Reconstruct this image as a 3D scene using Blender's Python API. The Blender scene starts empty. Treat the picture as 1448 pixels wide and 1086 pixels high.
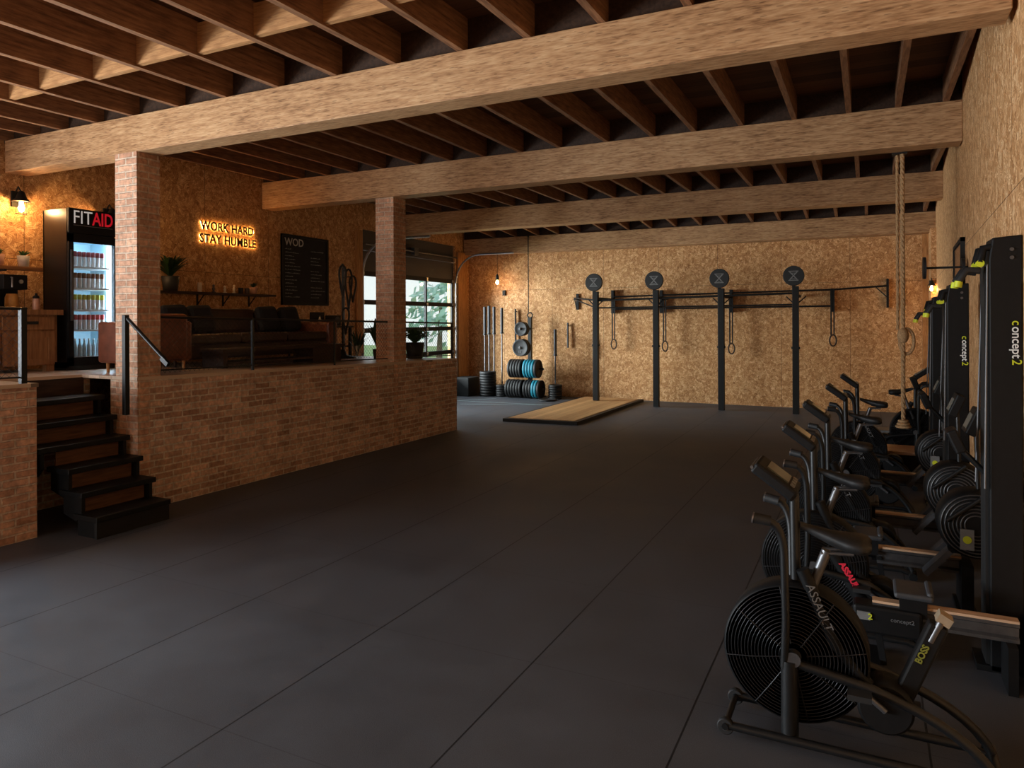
import bpy, math, random
from mathutils import Vector, Matrix, Euler
random.seed(7)
sc = bpy.context.scene
COL = sc.collection
PI = math.pi

# ------------------------------------------------------------------ room lines
def xl(y): return -8.2 - (y - 4.4) * .0333          # left OSB wall
def xr(y): return .69 + .04 * (y - 4.4)            # right OSB wall
def bw(y): return -6.12 + .031 * y                  # face of the brick platform wall
def dk(y): return 1.235 - .0185 * (y - 4.1)         # platform floor level
YB = 14.9

# ------------------------------------------------------------------ materials
def lin(c):
    return tuple(((v / 255) / 12.92 if v / 255 <= .04045 else (((v / 255) + .055) / 1.055) ** 2.4) for v in c) + (1,)
class NT:
    def __init__(s, name):
        s.m = bpy.data.materials.new(name); s.m.use_nodes = True
        s.t = s.m.node_tree; s.b = s.t.nodes['Principled BSDF']
    def n(s, typ, props=None, **ins):
        nd = s.t.nodes.new(typ)
        for k, v in (props or {}).items(): setattr(nd, k, v)
        for k, v in ins.items():
            k2 = int(k[1:]) if k[0] == '_' and k[1:].isdigit() else k.replace('_', ' ')
            s.set(nd.inputs[k2], v)
        return nd
    def set(s, sock, v):
        if isinstance(v, bpy.types.NodeSocket): s.t.links.new(v, sock)
        else: sock.default_value = v
    def math(s, op, a, b=0., c=0.):
        nd = s.t.nodes.new('ShaderNodeMath'); nd.operation = op
        for i, v in enumerate((a, b, c)): s.set(nd.inputs[i], v)
        return nd.outputs[0]
    def vm(s, op, a, b=(0, 0, 0)):
        nd = s.t.nodes.new('ShaderNodeVectorMath'); nd.operation = op
        s.set(nd.inputs[0], a); s.set(nd.inputs[1], b); return nd.outputs[0]
    def ramp(s, fac, stops):
        nd = s.t.nodes.new('ShaderNodeValToRGB'); s.set(nd.inputs[0], fac)
        el = nd.color_ramp.elements
        while len(el) < len(stops): el.new(.5)
        for e, (p, c) in zip(el, stops): e.position = p; e.color = c
        return nd.outputs[0]
    def mix(s, fac, a, b, mode='MIX'):
        nd = s.t.nodes.new('ShaderNodeMix'); nd.data_type = 'RGBA'; nd.blend_type = mode
        s.set(nd.inputs[0], fac); s.set(nd.inputs[6], a); s.set(nd.inputs[7], b); return nd.outputs[2]
    def obj(s): return s.n('ShaderNodeTexCoord').outputs['Object']
    def boxuv(s):
        "u,v on whichever plane the face lies in"
        o = s.n('ShaderNodeSeparateXYZ', Vector=s.obj()).outputs
        nn = s.n('ShaderNodeSeparateXYZ', Vector=s.n('ShaderNodeTexCoord').outputs['Normal']).outputs
        fx = s.math('GREATER_THAN', s.math('ABSOLUTE', nn[0]), .6)
        fz = s.math('GREATER_THAN', s.math('ABSOLUTE', nn[2]), .6)
        u = s.math('ADD', s.math('MULTIPLY', o[0], s.math('SUBTRACT', 1, fx)), s.math('MULTIPLY', o[1], fx))
        v = s.math('ADD', s.math('MULTIPLY', o[2], s.math('SUBTRACT', 1, fz)), s.math('MULTIPLY', o[1], fz))
        return s.n('ShaderNodeCombineXYZ', X=u, Y=v).outputs[0]
    def bump(s, h, strength=.3, dist=.01):
        nd = s.n('ShaderNodeBump', Height=h, Strength=strength, Distance=dist)
        s.t.links.new(nd.outputs[0], s.b.inputs['Normal'])
    def out(s, col=None, rough=None, metal=None, spec=None):
        for k, v in (('Base Color', col), ('Roughness', rough), ('Metallic', metal), ('Specular IOR Level', spec)):
            if v is not None: s.set(s.b.inputs[k], v)
        return s.m

def plain(name, rgb, rough=.5, metal=0., vary=.12, scale=25, spec=.5, bump=0.):
    "one colour with a little procedural wear"
    s = NT(name); c = lin(rgb)
    nz = s.n('ShaderNodeTexNoise', Vector=s.obj(), Scale=scale, Detail=4.).outputs['Fac']
    d = tuple(v * (1 - vary) for v in c[:3]) + (1,); l = tuple(min(1, v * (1 + vary)) for v in c[:3]) + (1,)
    col = s.ramp(nz, [(.3, d), (.7, l)])
    if bump: s.bump(nz, bump, .004)
    return s.out(col, rough, metal, spec)

def emit(name, rgb, strength):
    s = NT(name); s.set(s.b.inputs['Base Color'], lin(rgb)); s.set(s.b.inputs['Emission Color'], lin(rgb))
    s.set(s.b.inputs['Emission Strength'], strength); return s.m

def osb(name, tint=(1, 1, 1), scale=1., panel=True):
    s = NT(name); uv = s.boxuv()
    vals = []
    for k, (sc_, off) in enumerate(((15., 0.), (24., 3.7))):
        p = s.vm('ADD', uv, (off, off * 1.7, 0))
        wob = s.n('ShaderNodeTexNoise', Vector=p, Scale=3.).outputs['Color']
        p = s.vm('ADD', p, s.vm('MULTIPLY', wob, (.06, .06, 0)))
        vo = s.n('ShaderNodeTexVoronoi', {'voronoi_dimensions': '2D'}, Vector=p, Scale=sc_ * scale)
        rnd = s.n('ShaderNodeSeparateColor', Color=vo.outputs['Color']).outputs
        loc = s.vm('SUBTRACT', p, vo.outputs['Position'])
        rot = s.n('ShaderNodeVectorRotate', {'rotation_type': 'Z_AXIS'}, Vector=loc, Angle=s.math('MULTIPLY', rnd[0], 6.28)).outputs[0]
        st = s.vm('MULTIPLY', rot, (13 * scale, 105 * scale, 1))
        st = s.vm('ADD', st, s.vm('MULTIPLY', vo.outputs['Color'], (37, 53, 0)))
        gr = s.n('ShaderNodeTexNoise', {'noise_dimensions': '2D'}, Vector=st, Scale=1., Detail=2.).outputs['Fac']
        v = s.math('ADD', s.math('MULTIPLY', rnd[1], .28), s.math('MULTIPLY', gr, .86))
        vals.append(v)
    sel = s.n('ShaderNodeTexNoise', Vector=uv, Scale=12. * scale, Detail=1.).outputs['Fac']
    sel = s.math('GREATER_THAN', sel, .5)
    v = s.math('ADD', s.math('MULTIPLY', vals[0], sel), s.math('MULTIPLY', vals[1], s.math('SUBTRACT', 1, sel)))
    T = lambda c: tuple(a * b for a, b in zip(lin(c)[:3], tint)) + (1,)
    col = s.ramp(v, [(.3, T((142, 94, 54))), (.46, T((180, 128, 78))), (.62, T((202, 150, 98))), (.8, T((236, 196, 146)))])
    if panel:
        sep = s.n('ShaderNodeSeparateXYZ', Vector=uv).outputs
        f = s.math('PINGPONG', s.math('ADD', sep[0], 50.3), .61)
        line = s.math('LESS_THAN', f, .0035)
        f2 = s.math('PINGPONG', s.math('ADD', sep[1], .02), 1.22)
        line = s.math('MAXIMUM', line, s.math('LESS_THAN', f2, .003))
        col = s.mix(s.math('MULTIPLY', line, .75), col, lin((60, 36, 18)))
    s.bump(v, .35, .004)
    return s.out(col, .62, 0., .3)

def timber(name, axis, stops, strands=1., rough=.6):
    "sawn / strand timber with the grain along one axis"
    s = NT(name); o = s.obj()
    sv = [38., 38., 38.]; sv[axis] = 3.6
    sv2 = [95., 95., 95.]; sv2[axis] = 11.
    a = s.n('ShaderNodeTexNoise', Vector=s.vm('MULTIPLY', o, tuple(sv)), Scale=1., Detail=4., Roughness=.6).outputs['Fac']
    b = s.n('ShaderNodeTexNoise', Vector=s.vm('MULTIPLY', o, tuple(sv2)), Scale=1., Detail=2.).outputs['Fac']
    big = s.n('ShaderNodeTexNoise', Vector=o, Scale=1.7, Detail=2.).outputs['Fac']
    v = s.math('ADD', s.math('MULTIPLY', a, .55), s.math('MULTIPLY', b, .3 * strands))
    v = s.math('ADD', v, s.math('MULTIPLY', big, .2))
    col = s.ramp(v, stops)
    sv3 = [60., 60., 60.]; sv3[axis] = 9.
    kn = s.n('ShaderNodeTexVoronoi', Vector=s.vm('MULTIPLY', o, tuple(sv3)), Scale=1.).outputs['Distance']
    kf = s.math('LESS_THAN', kn, .13 * strands)
    col = s.mix(s.math('MULTIPLY', kf, .45), col, lin((80, 52, 32)))
    s.bump(v, .4, .006)
    return s.out(col, rough, 0., .3)

def brick(name, c1, c2, mortar):
    s = NT(name); uv = s.boxuv()
    wob = s.n('ShaderNodeTexNoise', Vector=uv, Scale=9.).outputs['Color']
    p = s.vm('ADD', uv, s.vm('MULTIPLY', s.vm('SUBTRACT', wob, (.5, .5, .5)), (.012, .012, 0)))
    bt = s.n('ShaderNodeTexBrick', {'offset': .5}, Vector=p, Color1=lin(c1), Color2=lin(c2), Mortar=lin(mortar), Scale=1.,
             Mortar_Size=.009, Mortar_Smooth=.25, Bias=-.1, Brick_Width=.2, Row_Height=.0625)
    nz = s.n('ShaderNodeTexNoise', Vector=s.obj(), Scale=28., Detail=5.).outputs['Fac']
    nb = s.n('ShaderNodeTexNoise', Vector=s.obj(), Scale=5., Detail=2.).outputs['Fac']
    f = s.math('ADD', s.math('MULTIPLY', nz, .75), s.math('MULTIPLY', nb, .5))
    col = s.mix(.75, bt.outputs['Color'], s.ramp(f, [(.3, (.3, .29, .28, 1)), (.6, (.9, .9, .9, 1)), (.85, (1.5, 1.45, 1.4, 1))]), 'MULTIPLY')
    h = s.math('ADD', s.math('MULTIPLY', s.math('SUBTRACT', 1, bt.outputs['Fac']), 1.), s.math('MULTIPLY', nz, .45))
    s.bump(h, 1., .022)
    return s.out(col, .85, 0., .2)

def rubber_floor():
    s = NT('rubber matting'); o = s.obj(); sep = s.n('ShaderNodeSeparateXYZ', Vector=o).outputs
    line = None
    for x in (.22, -.705, -1.53, -2.475, -3.45, -4.44, -5.42, -6.4, -7.38):
        l = s.math('LESS_THAN', s.math('ABSOLUTE', s.math('SUBTRACT', sep[0], x)), .0045)
        line = l if line is None else s.math('MAXIMUM', line, l)
    cr = s.math('LESS_THAN', s.math('PINGPONG', s.math('ADD', sep[1], 51.58), .56), .0028)
    nz = s.n('ShaderNodeTexNoise', Vector=o, Scale=260., Detail=2.).outputs['Fac']
    big = s.n('ShaderNodeTexNoise', Vector=o, Scale=1.3, Detail=5., Roughness=.65).outputs['Fac']
    col = s.ramp(s.math('ADD', s.math('MULTIPLY', nz, .5), s.math('MULTIPLY', big, .5)), [(.3, lin((61, 63, 68))), (.7, lin((92, 95, 102)))])
    col = s.mix(s.math('MULTIPLY', line, .85), col, lin((8, 8, 8)))
    col = s.mix(s.math('MULTIPLY', cr, .3), col, lin((12, 12, 12)))
    rg = s.ramp(big, [(.3, (.5, .5, .5, 1)), (.7, (.66, .66, .66, 1))])
    s.bump(nz, .25, .003)
    return s.out(col, rg, 0., .42)

def planks(name, axis_w, width, c1, c2, rough=.5):
    "boards whose joints repeat across axis_w"
    s = NT(name); o = s.obj(); sep = s.n('ShaderNodeSeparateXYZ', Vector=o).outputs
    f = s.math('MULTIPLY', s.math('ADD', sep[axis_w], 40.), 1 / width)
    idx = s.math('FLOOR', f); fr = s.math('PINGPONG', f, .5)
    rnd = s.n('ShaderNodeTexWhiteNoise', {'noise_dimensions': '1D'}, W=idx).outputs['Value']
    sv = [45., 45., 45.]; sv[1 - axis_w] = 3.
    gr = s.n('ShaderNodeTexNoise', Vector=s.vm('ADD', s.vm('MULTIPLY', o, tuple(sv)), s.vm('MULTIPLY', s.n('ShaderNodeCombineXYZ', X=rnd, Y=rnd).outputs[0], (31, 17, 0))), Scale=1., Detail=4.).outputs['Fac']
    v = s.math('ADD', s.math('MULTIPLY', rnd, .45), s.math('MULTIPLY', gr, .55))
    col = s.ramp(v, [(.2, lin(c1)), (.75, lin(c2))])
    gap = s.math('LESS_THAN', s.math('ABSOLUTE', s.math('SUBTRACT', s.math('FRACT', f), .5)), .485)
    col = s.mix(s.math('MULTIPLY', s.math('SUBTRACT', 1, gap), .7), col, lin((30, 20, 12)))
    return s.out(col, rough, 0., .4)

def glass(name, tint=(1, 1, 1, 1), amt=.1):
    s = NT(name); t = s.t
    tr = s.n('ShaderNodeBsdfTransparent', Color=tint); gl = s.n('ShaderNodeBsdfGlossy', Roughness=.02)
    mx = s.n('ShaderNodeMixShader', Fac=amt); t.links.new(tr.outputs[0], mx.inputs[1]); t.links.new(gl.outputs[0], mx.inputs[2])
    t.links.new(mx.outputs[0], t.nodes['Material Output'].inputs['Surface']); return s.m

M = {}
M['osb'] = osb('osb board'); M['osb_r'] = osb('osb board pale', (1.02, 1.04, 1.1))
M['beam'] = timber('strand timber beam', 0, [(.38, lin((90, 60, 38))), (.5, lin((150, 109, 73))), (.62, lin((180, 137, 96))), (.8, lin((204, 165, 122)))], 1.6)
M['joist'] = timber('softwood joist', 1, [(.35, lin((94, 60, 40))), (.55, lin((150, 107, 75))), (.8, lin((180, 138, 102)))], .6)
M['block'] = timber('softwood blocking', 0, [(.35, lin((128, 84, 50))), (.55, lin((178, 130, 84))), (.8, lin((202, 158, 112)))])
M['stud'] = timber('softwood stud', 2, [(.35, lin((128, 82, 44))), (.55, lin((190, 134, 80))), (.8, lin((216, 166, 110)))])
M['deck'] = planks('roof boards', 1, .19, (58, 36, 22), (104, 68, 42), .75)
M['brick'] = brick('reclaimed brick', (212, 174, 148), (158, 120, 98), (210, 194, 174))
M['brick_p'] = brick('pale brick', (208, 164, 136), (176, 130, 104), (200, 176, 154))
M['floor'] = rubber_floor()
M['oakfloor'] = planks('oak floor boards', 0, .17, (176, 150, 126), (214, 190, 166), .4)
M['plat'] = planks('platform oak', 0, .12, (172, 124, 78), (214, 168, 114), .45)
M['black'] = plain('black powder coat', (17, 18, 19), .5, 0, .2, 25, .3)
M['blackm'] = plain('satin black metal', (20, 21, 22), .38, 0, .2, 25, .45)
M['blackp'] = plain('black plastic', (15, 15, 16), .55, 0, .2, 25, .25)
M['matt'] = plain('matt black', (15, 15, 16), .7, 0, .2)
M['rubber'] = plain('black rubber', (26, 26, 27), .6, 0, .25, 60)
M['grey'] = plain('dark grey plastic', (62, 63, 66), .5, 0, .12)
M['lgrey'] = plain('grey plate', (112, 112, 112), .5, 0, .1)
M['steel'] = plain('brushed steel', (170, 170, 172), .3, .9, .1)
M['dsteel'] = plain('dull steel', (104, 104, 106), .42, .8, .15)
M['wire'] = plain('grey wire', (50, 50, 52), .3, .6, .1)
M['fblack'] = plain('black fridge enamel', (18, 18, 19), .28, 0, .1, 8, .5)
M['white'] = plain('white print', (225, 225, 222), .6, 0, .03)
M['pgrey'] = plain('pale grey print', (190, 190, 188), .6, 0, .05)
M['chalk'] = plain('chalk', (150, 150, 146), .9, 0, .3, 90)
M['yellow'] = plain('yellow green', (196, 204, 40), .5, 0, .06)
M['dyellow'] = plain('faded yellow print', (120, 120, 40), .6, 0, .1)
M['red'] = plain('red print', (206, 34, 58), .5, 0, .05)
M['teal'] = plain('teal rubber', (20, 120, 142), .55, 0, .1)
M['tealt'] = plain('teal stain', (150, 170, 172), .5, 0, .1)
M['leather'] = plain('brown leather', (112, 62, 42), .42, 0, .3, 9, .5, .25)
M['dleather'] = plain('dark brown leather', (58, 36, 28), .45, 0, .3, 9, .5, .25)
M['dfabric'] = plain('charcoal fabric', (32, 32, 34), .9, 0, .2, 60)
M['dwood'] = timber('dark stained wood', 1, [(.35, lin((42, 28, 20))), (.6, lin((72, 50, 36))), (.8, lin((92, 66, 48)))], .6, .5)
M['cab'] = timber('oak cabinet', 2, [(.35, lin((112, 76, 48))), (.55, lin((150, 108, 72))), (.8, lin((178, 136, 96)))], .6, .5)
M['shelf'] = timber('shelf board', 1, [(.35, lin((128, 82, 46))), (.6, lin((178, 124, 76))), (.8, lin((200, 150, 100)))], .6, .5)
M['riser'] = timber('brown riser board', 1, [(.35, lin((74, 48, 32))), (.6, lin((112, 76, 52))), (.8, lin((134, 94, 66)))], .6, .6)
M['rail'] = timber('wood and reflected wood', 0, [(.35, lin((190, 150, 116))), (.6, lin((226, 190, 156))), (.8, lin((240, 210, 178)))], .6, .35)
M['leaf'] = plain('dark green leaf', (38, 66, 34), .5, 0, .4, 14)
M['leaf2'] = plain('fresh green leaf', (66, 100, 48), .5, 0, .35, 14)
M['potw'] = plain('concrete pot', (176, 168, 158), .8, 0, .12)
M['pott'] = plain('pink clay pot', (186, 140, 118), .8, 0, .12)
M['potd'] = plain('charcoal pot', (34, 36, 38), .6, 0, .15)
M['fridge_in'] = plain('pale blue liner', (190, 222, 234), .5, 0, .03)
M['sheet'] = plain('grey door sheet', (74, 70, 70), .6, .1, .08)
M['board'] = plain('blackboard', (30, 30, 31), .85, 0, .25, 12)
M['mirror'] = plain('smoked glass board', (70, 72, 76), .15, .4, .08)
M['rope'] = plain('manila rope', (178, 140, 98), .85, 0, .3, 80)
M['signface'] = plain('sign letter face', (84, 62, 40), .6, 0, .1)
M['ceramic'] = plain('off white ceramic', (222, 210, 192), .5, 0, .06)
M['pinkb'] = plain('rose metal', (190, 146, 126), .4, .2, .1)
M['amber'] = plain('amber coffee', (190, 140, 74), .4, 0, .15)
M['beige'] = plain('beige plastic', (150, 132, 108), .6, 0, .1)
M['cord'] = plain('grey cord', (120, 120, 122), .6, 0, .1)
M['pane'] = glass('clear pane', (.93, .97, .97, 1), .06)
M['fglass'] = glass('cooler glass', (.93, .97, 1, 1), .05)
M['jar'] = glass('jar glass', (.9, .93, .93, 1), .12)
M['grass'] = plain('meadow grass', (150, 172, 110), .9, 0, .25, 2)
M['tree'] = plain('foliage paled for haze', (170, 205, 192), .9, 0, .25, 3)  # overexposure and haze outdoors are put into this pale teal leaf colour
M['bark'] = plain('tree bark', (110, 96, 82), .9, 0, .3, 8)
M['glow'] = emit('warm led glow', (255, 196, 112), 26.)
M['bulb'] = emit('warm filament bulb', (255, 190, 110), 60.)
M['led'] = emit('cool led strip', (225, 244, 255), 16.)
M['fsign_w'] = emit('lit white letters', (225, 225, 222), .25)
M['fsign_r'] = emit('lit red letters', (225, 30, 50), .22)
M['screen'] = plain('dim lcd', (98, 104, 100), .3, 0, .1)
M['canw'] = plain('white can', (226, 226, 226), .35, .2, .04)
M['cap_dr'] = plain('dark red print', (120, 36, 48), .4, .1, .1)
M['cap_br'] = plain('brown print', (112, 66, 40), .4, .1, .1)
M['cap_or'] = plain('orange print', (196, 120, 60), .4, .1, .1)
M['cap_ye'] = plain('lime print', (196, 200, 62), .4, .1, .1)
M['cap_rd'] = plain('bright red print', (186, 50, 64), .4, .1, .1)
M['bott'] = plain('pale blue bottle', (178, 204, 214), .25, 0, .1)

# ------------------------------------------------------------------ mesh helper
class MB:
    def __init__(s): s.v = []; s.f = []; s.sm = []
    def add(s, vs, fs, smooth=False):
        k = len(s.v); s.v += [Vector(p) for p in vs]; s.f += [tuple(i + k for i in f) for f in fs]; s.sm += [smooth] * len(fs); return s
    def box(s, a, b):
        x0, y0, z0 = a; x1, y1, z1 = b
        x0, x1 = sorted((x0, x1)); y0, y1 = sorted((y0, y1)); z0, z1 = sorted((z0, z1))
        return s.add([(x0, y0, z0), (x1, y0, z0), (x1, y1, z0), (x0, y1, z0), (x0, y0, z1), (x1, y0, z1), (x1, y1, z1), (x0, y1, z1)],
                     [(0, 3, 2, 1), (4, 5, 6, 7), (0, 1, 5, 4), (1, 2, 6, 5), (2, 3, 7, 6), (3, 0, 4, 7)])
    def obox(s, c, size, rot=(0, 0, 0)):
        m = Euler(rot).to_matrix(); c = Vector(c); hx, hy, hz = (k / 2 for k in size)
        vs = [m @ Vector((a * hx, b * hy, d * hz)) + c for d in (-1, 1) for a, b in ((-1, -1), (1, -1), (1, 1), (-1, 1))]
        return s.add(vs, [(0, 3, 2, 1), (4, 5, 6, 7), (0, 1, 5, 4), (1, 2, 6, 5), (2, 3, 7, 6), (3, 0, 4, 7)])
    def prism(s, poly, z0, z1):
        "poly: xy list counter-clockwise; z0/z1 numbers or functions of y"
        g = (lambda f: f if callable(f) else (lambda y: f)); a, b = g(z0), g(z1); n = len(poly)
        vs = [(x, y, a(y)) for x, y in poly] + [(x, y, b(y)) for x, y in poly]
        return s.add(vs, [tuple(reversed(range(n))), tuple(range(n, 2 * n))] + [(i, (i + 1) % n, n + (i + 1) % n, n + i) for i in range(n)])
    def extr(s, poly, fn, d0, d1):
        "2d polygon extruded: fn(u,v,d) -> xyz"
        n = len(poly); vs = [fn(u, v, d0) for u, v in poly] + [fn(u, v, d1) for u, v in poly]
        return s.add(vs, [tuple(reversed(range(n))), tuple(range(n, 2 * n))] + [(i, (i + 1) % n, n + (i + 1) % n, n + i) for i in range(n)])
    def tube(s, pts, r, n=10, closed=False, caps=True):
        pts = [Vector(p) for p in pts]; m = len(pts)
        rr = r if isinstance(r, (list, tuple)) else [r] * m
        ts = []
        for i in range(m):
            a = pts[(i - 1) % m] if (closed or i > 0) else pts[i]; b = pts[(i + 1) % m] if (closed or i < m - 1) else pts[i]
            ts.append((b - a).normalized())
        up = Vector((0, 0, 1)) if abs(ts[0].z) < .9 else Vector((0, 1, 0))
        u = ts[0].cross(up).normalized(); vs = []
        for i in range(m):
            u = (u - ts[i] * u.dot(ts[i])).normalized(); w = ts[i].cross(u)
            vs += [pts[i] + (u * math.cos(2 * PI * k / n) + w * math.sin(2 * PI * k / n)) * rr[i] for k in range(n)]
        fs = []
        for i in range(m if closed else m - 1):
            j = (i + 1) % m
            fs += [(i * n + k, i * n + (k + 1) % n, j * n + (k + 1) % n, j * n + k) for k in range(n)]
        s.add(vs, fs, True)
        if caps and not closed:
            s.add(vs[:n], [tuple(reversed(range(n)))]); s.add(vs[-n:], [tuple(range(n))])
        return s
    def lathe(s, prof, c=(0, 0, 0), axis='z', n=24, smooth=True, caps=True):
        "prof: (r, h) from bottom to top"
        c = Vector(c); f = {'z': lambda a, r, h: (r * math.cos(a), r * math.sin(a), h), 'y': lambda a, r, h: (r * math.cos(a), h, -r * math.sin(a)),
                            'x': lambda a, r, h: (h, r * math.cos(a), r * math.sin(a))}[axis]
        vs = [Vector(f(2 * PI * k / n, r, h)) + c for r, h in prof for k in range(n)]
        fs = [(i * n + k, i * n + (k + 1) % n, (i + 1) * n + (k + 1) % n, (i + 1) * n + k) for i in range(len(prof) - 1) for k in range(n)]
        s.add(vs, fs, smooth)
        if caps and prof[0][0] > 1e-4: s.add(vs[:n], [tuple(reversed(range(n)))])
        if caps and prof[-1][0] > 1e-4: s.add(vs[-n:], [tuple(range(n))])
        return s
    def cyl(s, c, r, h0, h1, axis='z', n=24, bev=0.):
        if bev: return s.lathe([(r - bev, h0), (r, h0 + bev), (r, h1 - bev), (r - bev, h1)], c, axis, n)
        return s.lathe([(r, h0), (r, h1)], c, axis, n)
    def torus(s, c, R, r, axis='z', n=40, m=6, sx=1., a0=0., a1=2 * PI):
        full = abs(a1 - a0 - 2 * PI) < 1e-6; k = n if full else n + 1
        f = {'z': lambda a: (R * math.cos(a) * sx, R * math.sin(a), 0), 'y': lambda a: (R * math.cos(a) * sx, 0, R * math.sin(a)), 'x': lambda a: (0, R * math.cos(a) * sx, R * math.sin(a))}[axis]
        return s.tube([Vector(f(a0 + (a1 - a0) * i / n)) + Vector(c) for i in range(k)], r, m, closed=full)
    def ball(s, c, r, n=16, m=10, sq=(1, 1, 1)):
        c = Vector(c); vs = []; fs = []
        for i in range(m + 1):
            t = PI * i / m
            for k in range(n):
                a = 2 * PI * k / n; vs.append(c + Vector((math.sin(t) * math.cos(a) * r * sq[0], math.sin(t) * math.sin(a) * r * sq[1], math.cos(t) * r * sq[2])))
        fs = [(i * n + k, (i + 1) * n + k, (i + 1) * n + (k + 1) % n, i * n + (k + 1) % n) for i in range(m) for k in range(n)]
        return s.add(vs, fs, True)
    def build(s, name, mat, parent=None, bevel=0., base=None, local=False):
        "vertices are world coordinates unless local; re-centred on the parent or on the base point"
        if parent is not None: off = Vector((0, 0, 0)) if local else world(parent)
        elif base is not None: off = Vector(base)
        else:
            xs, ys, zs = zip(*[(v.x, v.y, v.z) for v in s.v]); off = Vector(((min(xs) + max(xs)) / 2, (min(ys) + max(ys)) / 2, min(zs)))
        me = bpy.data.meshes.new(name); me.from_pydata([tuple(v - off) for v in s.v], [], s.f)
        me.polygons.foreach_set('use_smooth', s.sm); me.update()
        me.materials.append(M[mat] if isinstance(mat, str) else mat)
        o = bpy.data.objects.new(name, me); COL.objects.link(o)
        if parent is not None: o.parent = parent
        else: o.location = off
        if bevel:
            b = o.modifiers.new('Bevel', 'BEVEL'); b.width = bevel; b.segments = 2; b.limit_method = 'ANGLE'; b.angle_limit = .9
        return o
def world(o):
    v = Vector(o.location)
    while o.parent: o = o.parent; v += Vector(o.location)
    return v
def tag(o, label=None, cat=None, group=None, kind=None):
    if label: o['label'] = label
    if cat: o['category'] = cat
    if group: o['group'] = group
    if kind: o['kind'] = kind
    return o
def thing(name, label, cat, loc=(0, 0, 0), group=None):
    o = bpy.data.objects.new(name, None); COL.objects.link(o); o.location = loc; o.empty_display_size = .1
    return tag(o, label, cat, group)
def struct(o, label=None): return tag(o, label, None, None, 'structure')
def copy_tree(o, parent=None):
    c = o.copy(); COL.objects.link(c)
    if parent is not None: c.parent = parent
    for ch in list(o.children): copy_tree(ch, c)
    return c
def dup(root, loc, label=None, rz=None, group=None):
    c = copy_tree(root); c.location = loc
    if rz is not None: c.rotation_euler.z = rz
    if label: c['label'] = label
    if group: c['group'] = group
    return c
def bez(p0, p1, p2, n=8):
    p0, p1, p2 = map(Vector, (p0, p1, p2)); return [p0 * (1 - t) ** 2 + p1 * 2 * t * (1 - t) + p2 * t * t for t in [i / n for i in range(n + 1)]]
def text(body, size, mat, name, parent, mtx, depth=.004, offset=0., spacing=1., align='LEFT', local=False):
    "lettering as a mesh; mtx places the text plane (x right, y up, z out of the face)"
    cu = bpy.data.curves.new(name, 'FONT'); cu.body = body; cu.size = size; cu.extrude = depth / 2; cu.offset = offset
    cu.space_character = spacing; cu.align_x = align; cu.resolution_u = 3
    t = bpy.data.objects.new(name, cu); COL.objects.link(t)
    dg = bpy.context.evaluated_depsgraph_get(); dg.update()
    me = bpy.data.meshes.new_from_object(t.evaluated_get(dg)); bpy.data.objects.remove(t); bpy.data.curves.remove(cu)
    off = Matrix.Translation(-(Vector((0, 0, 0)) if (local or parent is None) else world(parent)))
    me.transform(off @ mtx); me.materials.clear(); me.materials.append(M[mat])
    o = bpy.data.objects.new(name, me); COL.objects.link(o); o.parent = parent
    return o
def split_parts(o, name):
    "one object per connected piece (one per letter)"
    me = o.data; n = len(me.vertices); par = list(range(n))
    def find(a):
        while par[a] != a: par[a] = par[par[a]]; a = par[a]
        return a
    for e in me.edges:
        a, b = find(e.vertices[0]), find(e.vertices[1]); par[a] = b
    co = {}
    for f in me.polygons: co.setdefault(find(f.vertices[0]), []).append(tuple(f.vertices))
    for fs in co.values():
        ids = sorted({i for f in fs for i in f}); mp = {v: k for k, v in enumerate(ids)}
        m2 = bpy.data.meshes.new(name); m2.from_pydata([tuple(me.vertices[i].co) for i in ids], [], [tuple(mp[i] for i in f) for f in fs]); m2.materials.append(me.materials[0])
        q = bpy.data.objects.new(name, m2); COL.objects.link(q); q.parent = o.parent
    bpy.data.objects.remove(o)
def frame(o, x, y):
    "matrix from an origin and the text's right and up directions"
    x = Vector(x).normalized(); y = Vector(y).normalized(); z = x.cross(y); y = z.cross(x).normalized()
    return Matrix(((x.x, y.x, z.x, o[0]), (x.y, y.y, z.y, o[1]), (x.z, y.z, z.z, o[2]), (0, 0, 0, 1)))

# ================================================================== THE SETTING
def slab(y0, y1, f, z0, z1, th):
    return [(f(y0), y0), (f(y1), y1)], th
struct(MB().box((-12, -3.2, -.1), (2.5, 15.2, 0)).build('floor', 'floor', base=(0, 0, 0)), 'black rubber gym matting with straight seams')
# left wall with the door opening
DY0, DY1, DZ = 10.69, 14.2, 3.44
lw = MB()
def lslab(y0, y1, z0, z1): lw.prism([(xl(y0), y0), (xl(y1), y1), (xl(y1) - .2, y1), (xl(y0) - .2, y0)], z0, z1)
lslab(-3, -2.7, 0, 4.3); lslab(-2.7, 1.9, 3.0, 4.3); lslab(1.9, DY0, 0, 4.3); lslab(DY1, YB + .2, 0, 4.3); lslab(DY0, DY1, DZ, 4.3)
struct(lw.build('wall_left', 'osb', base=(0, 0, 0)), 'left wall lined with OSB board')
struct(MB().prism([(xl(YB) - .3, YB), (1.6, YB), (1.6, YB + .2), (xl(YB) - .3, YB + .2)], 0, 4.3).build('wall_back', 'osb', base=(0, 0, 0)), 'far wall lined with OSB board')
struct(MB().prism([(xr(-3), -3), (xr(-3) + .2, -3), (xr(YB) + .2, YB + .1), (xr(YB), YB + .1)], 0, 4.3).build('wall_right', 'osb_r', base=(0, 0, 0)), 'right wall lined with pale OSB board')
fw = MB().box((-8.3, -3.2, 0), (-7.3, -3, 4.3)).box((-7.3, -3.2, 2.95), (-5.0, -3, 4.3)).box((-5.0, -3.2, 0), (.6, -3, 4.3))
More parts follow.
